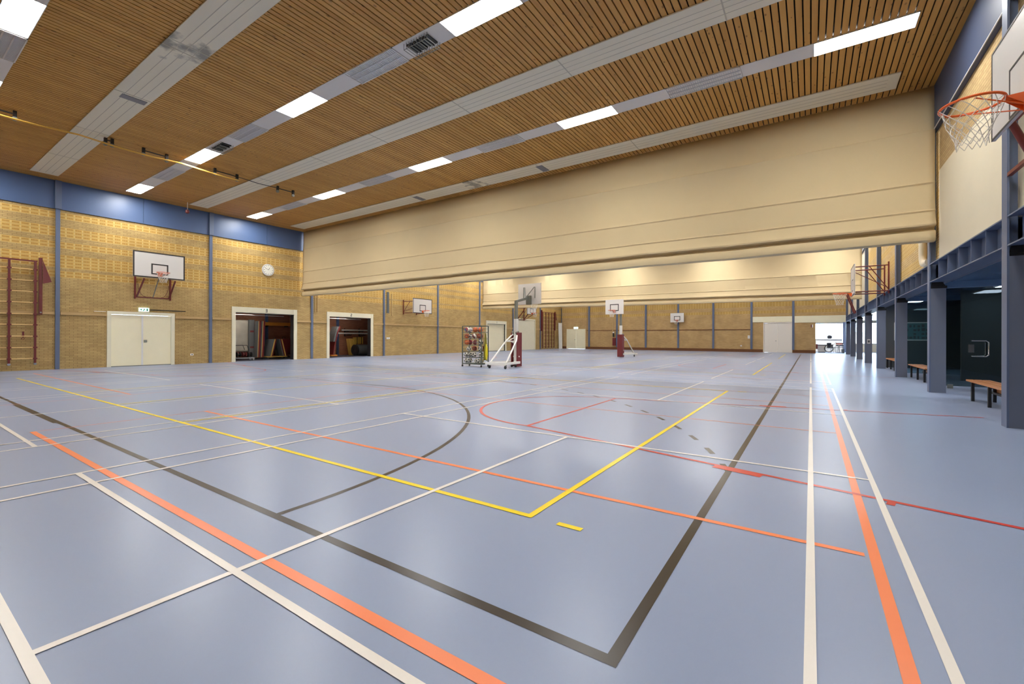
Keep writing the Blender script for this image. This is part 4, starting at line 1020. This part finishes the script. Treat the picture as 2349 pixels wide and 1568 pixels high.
struct(MB().box(.30, .36, 47.5, 48.6, 0, 1.0).build('wall_lobby_stub', M['panel']))
mb = MB(); mb.lathe((1.45, 50.9, 1.38), [(.06, -.2), (.15, -.14), (.18, 0), (.15, .14), (.06, .2)], (1, 0, 0), 14)
sill = thing('window_counter', (1.2, 51.1, 0), 'pale counter under the window of the end room', 'counter')
MB().box(-1, 2.4, 50.75, 51.48, 1.16, 1.2).build('counter_top', M['white'], sill); MB().box(-1, 2.4, 50.9, 51.48, 0, 1.16).build('counter_front', M['white'], sill)
for x in (-.8, 1.2): ceiling_lamp('ceiling_light', x, x + 1.2, 47.6, 48.2, 'added ceiling light in the end room, unseen above the opening', z=2.98, grp='added lights in the end room')  # unseen pair added to brighten the lower part of the end room
tag(mb.build('sports_bag', M['blackcloth']), 'dark round bag lying on the counter under the end window', 'bag')
def chair(loc, rot, label, seatm):
    t = thing('stacking_chair', (0, 0, 0), label, 'chair', 'chairs in the end room')
    MB().box(-.2, .2, -.2, .2, .44, .47).build('seat', seatm, t, bevel=.01)
    MB().obox((0, .23, .72), (1, 0, 0), (0, 1, .15), (0, -.15, 1), .2, .012, .14).build('backrest', seatm, t, bevel=.01)
    for x in (-.19, .19):
        for y, y2 in ((-.17, -.24), (.17, .26)): MB().tube([(x, y, .44), (x * 1.1, y2, 0.0)], .012, 8).build('leg', M['chrome'], t)
        MB().tube([(x, .17, .44), (x, .25, .82)], .012, 8).build('back_post', M['chrome'], t)
    t.location = loc; t.rotation_euler = (0, 0, rot); return t
c1 = chair((1.45, 47.0, 0), D(40), 'chrome-legged chair at the front of the bright end room', M['blackcloth'])
dup(c1, (1.75, 48.4, 0), 'chrome-legged chair behind the front chair in the end room', D(-60))
dup(c1, (2.2, 49.3, 0), 'chrome-legged chair under the orange cloth in the end room', D(180))
wh = thing('handcart', (1.3, 47.9, 0), 'dark big-wheeled cart beside the pale cabinet in the end room', 'cart')
a_ = MB().tube([(1.3 + .30 * math.cos(2 * PI * i / 28), 47.62, .36 + .30 * math.sin(2 * PI * i / 28)) for i in range(28)], .03, 8, closed=True).build('wheel', M['wheel'], wh)
MB().tube([(1.3 + .30 * math.cos(2 * PI * i / 28), 47.88, .36 + .30 * math.sin(2 * PI * i / 28)) for i in range(28)], .03, 8, closed=True).build('wheel', M['wheel'], wh)
mb = MB()
for i in range(8): mb.tube([(1.3, 47.62, .36), (1.3 + .29 * math.cos(PI * i / 4), 47.62, .36 + .29 * math.sin(PI * i / 4))], .005, 5)
mb.build('spokes', M['chrome'], wh)
MB().box(1.15, 1.6, 47.66, 47.84, .4, .72).build('cart_body', M['blackcloth'], wh); MB().tube([(1.55, 47.7, .6), (1.85, 47.7, .95), (1.85, 47.85, .95), (1.55, 47.82, .6)], .015, 8).build('cart_handle', M['chrome'], wh)
ct = thing('round_table', (2.05, 48.0, 0), 'small table carrying orange cloth in the end room', 'table')
MB().lathe((2.05, 48, .70), [(0, 0), (.33, 0), (.33, .03), (0, .03)], n=24).build('tabletop', M['ledpanel'], ct); MB().tube([(2.05, 48, .04), (2.05, 48, .7)], .03, 10).build('leg', M['chrome'], ct); MB().lathe((2.05, 48, 0), [(0, 0), (.22, 0), (.2, .03), (0, .04)], n=20).build('foot', M['black'], ct)
mb = MB(); nn = 10; vs = [(1.84 + .42 * i / nn, 47.8 + .34 * j / nn, .75 + .05 * abs(math.sin(i * 1.1 + j * .8))) for i in range(nn + 1) for j in range(nn + 1)]
mb._add(vs, [(i * (nn + 1) + j, i * (nn + 1) + j + 1, (i + 1) * (nn + 1) + j + 1, (i + 1) * (nn + 1) + j) for i in range(nn) for j in range(nn)], True)
o = mb.build('cloth', M['orangecloth']); o.modifiers.new('t', 'SOLIDIFY').thickness = .01
tag(o, 'crumpled orange cloth on the small table in the end room', 'cloth')
tb = thing('waste_bin', (2.28, 47.2, 0), 'dark grey bin at the right edge of the bright end room', 'bin')
MB().lathe((2.28, 47.2, 0), [(0, 0), (.10, 0), (.12, .3), (.11, .3), (.09, .02), (0, .02)], n=16).build('bin_body', M['greywall'], tb); MB().lathe((2.28, 47.2, .3), [(.125, 0), (.125, .02), (.108, .02), (.108, 0)], n=16).build('bin_rim', M['black'], tb)

# ------------------------------------------------------------------ stored equipment behind gate 3
mb = MB(); nx, nz = 20, 16; vs = []
for j in range(nz + 1):
    for i in range(nx + 1):
        g, f = i / nx, j / nz
        vs.append((-26.1 + .06 * math.sin(g * 9 + f * 5) * f + .03 * noise.noise(Vector((g * 5, f * 5, 2))), 10.6 + 1.88 * g - .1 * f * g, 2.18 - 1.75 * f))
mb._add(vs, [(j * (nx + 1) + i, j * (nx + 1) + i + 1, (j + 1) * (nx + 1) + i + 1, (j + 1) * (nx + 1) + i) for j in range(nz) for i in range(nx)], True)
cv = mb.build('canvas_sheet', M['canvas']); cv.modifiers.new('t', 'SOLIDIFY').thickness = .01
tag(cv, 'grey canvas sheet hanging at the left in the store behind gate 3', 'sheet')
TR = thing('equipment_trolley', (-25.0, 11.4, 0), 'low trolley crowded with dark red gear on shiny casters behind gate 3', 'trolley')
MB().box(-25.3, -24.8, 10.75, 12.0, .1, .15).build('deck', M['chrome'], TR)
mb = MB()
for x in (-25.28, -24.82):
    mb.tube([(x, 10.8, .15), (x, 10.8, .8), (x, 11.6, .8), (x, 11.7, .55)], .015, 8)
mb.tube([(-25.28, 11.2, .8), (-24.82, 11.2, .8)], .015, 8); mb.build('handle_rail', M['black'], TR)
rd = random.Random(5)
for i in range(4):
    for j in range(2):
        yy = 10.95 + i * .28; xx = -25.2 + j * .27
        h_ = MB().lathe((xx, yy - .1, .30 + .02 * rd.random()), [(0, 0), (.12, 0), (.12, .04), (.03, .05), (.03, .15), (.12, .16), (.12, .2), (0, .2)], (0, 1, 0), 14).build('dumbbell', M['maroon'] if (i + j) % 2 else M['black']); 
        tag(h_, '%s dumbbell, %s in the %s row on the trolley behind gate 3' % ('maroon' if (i + j) % 2 else 'black', ordn[i], 'back' if j == 0 else 'front'), 'dumbbell', 'dumbbells on the trolley')
for (x, y) in ((-25.25, 10.8), (-24.85, 10.8), (-25.25, 11.95), (-24.85, 11.95)):
    MB().lathe((x - .02, y, .05), [(0, 0), (.05, 0), (.05, .04), (0, .04)], (1, 0, 0), 12).build('caster', M['chrome'], TR)
def pad_panel(y0, yt, label):
    t = thing('padded_bench_top', (-25.6, y0, .12), label, 'padded panel', 'tall padded panels on end')
    def slab(nm, a, b, m_): MB().poly([(-25.75, y0 + a, .12), (-25.75, y0 + b, .12), (-25.75, yt + b, 2.13), (-25.75, yt + a, 2.13)], (.28, 0, 0)).build(nm, m_, t)
    slab('grey_back', 0, .06, M['greypad']); slab('yellow_edge', .06, .09, M['yelloww']); slab('padding', .09, .19, M['maroonpad'])
pad_panel(12.40, 12.46, 'left of two tall maroon padded panels with yellow edges behind gate 3')
pad_panel(12.61, 12.69, 'right of two tall maroon padded panels with yellow edges behind gate 3')
t = thing('grey_locker_panel', (-25.9, 12.2, 0), 'tall grey panel standing left of the maroon padded panels', 'panel')
MB().box(-26.0, -25.85, 12.2, 12.48, .02, 2.2).build('panel_sheet', M['greypad'], t); MB().box(-25.85, -25.84, 12.24, 12.44, .62, .72).build('strap_band', M['maroon'], t); MB().box(-25.85, -25.84, 12.24, 12.44, 1.5, 1.6).build('strap_band', M['maroon'], t)
MT = thing('mat_trolley', (-25.6, 13.3, 0), 'A-frame trolley holding leaning mats behind gate 3', 'trolley')
MB().box(-25.9, -25.2, 12.93, 13.98, .1, .15).build('deck', M['yelloww'], MT)
MB().bar((-25.55, 13.19, .15), (-25.55, 13.415, 1.12), .03).bar((-25.55, 13.68, .15), (-25.55, 13.455, 1.12), .03).tube([(-25.55, 13.40, 1.1), (-25.55, 13.40, 1.22), (-25.55, 13.47, 1.22), (-25.55, 13.47, 1.1)], .012, 8).build('a_frame', M['black'], MT)
for (x, y) in ((-25.85, 12.95), (-25.3, 12.95), (-25.85, 13.85), (-25.3, 13.85)): MB().lathe((x - .02, y, .05), [(0, 0), (.05, 0), (.05, .04), (0, .04)], (1, 0, 0), 12).build('caster', M['chrome'], MT)
def mat_slab(yb, yt, w_, m_, label, i):
    o = MB().poly([(-25.95, yb, .16), (-25.95, yb + w_, .16), (-25.95, yt + w_, 1.12), (-25.95, yt, 1.12)], (.8, 0, 0)).build('gym_mat', M[m_]); tag(o, label, 'mat', 'mats leaning on the trolley')
for i in range(3): mat_slab(12.94 + i * .07, 13.17 + i * .07, .06, ('greypad', 'yelloww', 'maroonpad')[i], '%s mat leaning right on the trolley behind gate 3' % ('grey', 'yellow', 'maroon')[i], i)
for i in range(4): mat_slab(13.72 + i * .065, 13.49 + i * .065, .055, ('greypad', 'maroonpad', 'yelloww', 'maroonpad')[i], '%s of four mats leaning left on the trolley behind gate 3' % ('innermost grey', 'inner maroon', 'outer yellow', 'outermost maroon')[i], i)
VB = thing('vaulting_box', (-26.3, 14.3, 0), 'maroon padded box with a handle at the right behind gate 3', 'vaulting box')
MB().poly([(-26.6, 14.0, .18), (-26.6, 14.95, .18), (-26.6, 15.0, 1.14), (-26.6, 13.95, 1.14)], (.5, 0, 0)).build('padded_body', M['maroonpad'], VB, bevel=.02)
MB().tube([(-26.3, 14.3, 1.13), (-26.3, 14.3, 1.25), (-26.3, 14.46, 1.25), (-26.3, 14.46, 1.13)], .014, 8).build('handle', M['black'], VB)
for (x, y) in ((-26.5, 14.1), (-26.2, 14.85), (-26.2, 14.1), (-26.5, 14.85)): MB().lathe((x - .02, y, .09), [(0, 0), (.09, 0), (.09, .04), (0, .04)], (1, 0, 0), 12).build('caster', M['chrome'], VB)
BB = thing('balance_beam', (-26.95, 14.3, 1.9), 'long orange beam carried on the back wall behind gate 3', 'beam')
MB().box(-27.05, -26.8, 13.42, 15.18, 1.92, 2.12).build('beam_body', M['orange'], BB, bevel=.02); MB().box(-27.2, -26.85, 13.7, 13.75, 1.86, 1.92).box(-27.2, -26.85, 14.9, 14.95, 1.86, 1.92).build('wall_bracket', M['black'], BB)
# ---- behind gate 2
SL = thing('springboard', (-25.5, 17.2, 0), 'curved red board standing on end at the left behind gate 2', 'springboard')
mb = MB(); pr = [(16.95, .12), (17.03, .5), (17.12, .95), (17.24, 1.45), (17.42, 1.93)]
for a, b in zip(pr[:-1], pr[1:]): mb.poly([(-25.8, a[0], a[1]), (-25.8, a[0] + .07, a[1]), (-25.8, b[0] + .07, b[1]), (-25.8, b[0], b[1])], (.6, 0, 0))
mb.build('curved_board', M['maroonpad'], SL)
mb = MB()
for a, b in zip(pr[2:-1], pr[3:]): mb.poly([(-25.8, a[0] - .14, a[1]), (-25.8, a[0] - .02, a[1]), (-25.8, b[0] - .02, b[1]), (-25.8, b[0] - .14, b[1])], (.6, 0, 0))
mb.build('grey_carpet', M['greypad'], SL)
MB().box(-25.8, -25.2, 16.85, 17.3, .03, .12).build('base', M['orange'], SL)
PR = thing('pole_rack', (-26.9, 19.4, 1.3), 'dark bracket rack on the back wall behind gate 2', 'rack')
mb = MB()
for y in (19.2, 20.4): mb.bar((-27.17, y, 1.3), (-27.17, y, 1.85), .05).bar((-27.17, y, 1.65), (-26.7, y, 1.65), .04).bar((-27.17, y, 1.43), (-26.6, y, 1.43), .04).bar((-27.17, y, 1.32), (-26.65, y + .2, 1.4), .04)
mb.build('bracket', M['black'], PR)
tag(MB().tube([(-26.85, 18.75, 1.73), (-26.85, 21.6, 1.73)], .05, 12).build('volleyball_post', M['whitesteel']), 'upper white post lying on the bracket rack behind gate 2', 'post', 'posts on the bracket rack')
tag(MB().tube([(-26.7, 18.35, 1.505), (-26.7, 21.5, 1.505)], .05, 12).build('volleyball_post', M['whitesteel']), 'lower white post lying on the bracket rack behind gate 2', 'post', 'posts on the bracket rack')
for i in range(4):
    y = 18.98 + i * .13
    tag(MB().poly([(-26.7, y + .2, .0), (-26.7, y + .3, .0), (-26.7, y + .1, 1.14), (-26.7, y, 1.14)], (.35, 0, 0)).build('timber_block', M['yelloww']), ('leftmost', 'second', 'third', 'rightmost')[i] + ' of four yellow boards leaning on the floor behind gate 2', 'board', 'yellow boards behind gate 2')
for i in range(2):
    y = 19.9 + i * .36; t = thing('hanging_box', (-26.9, y, .8), ('left' if i == 0 else 'right') + ' yellow box hung on the back wall behind gate 2', 'box', 'yellow boxes on the store wall')
    MB().box(-27.2, -26.9, y, y + .28, .76, 1.24).build('box_body', M['yelloww'], t); MB().box(-27.0, -26.89, y + .12, y + .16, .74, 1.26).build('strap_band', M['black'], t)
RL = thing('mat_roll', (-25.7, 19.4, 0), 'black and grey rolled mat lying behind gate 2', 'mat roll')
MB().tube([(-25.7, 18.95, .37), (-25.7, 20.9, .37)], .36, 28).build('roll_body', M['greypad'], RL)
MB().lathe((-25.7, 18.92, .37), [(0, 0), (.06, 0), (.10, -.01), (.30, -.01), (.365, .0), (.365, .12), (.3, .13), (0, .13)], (0, 1, 0), 28).build('end_cap', M['black'], RL)
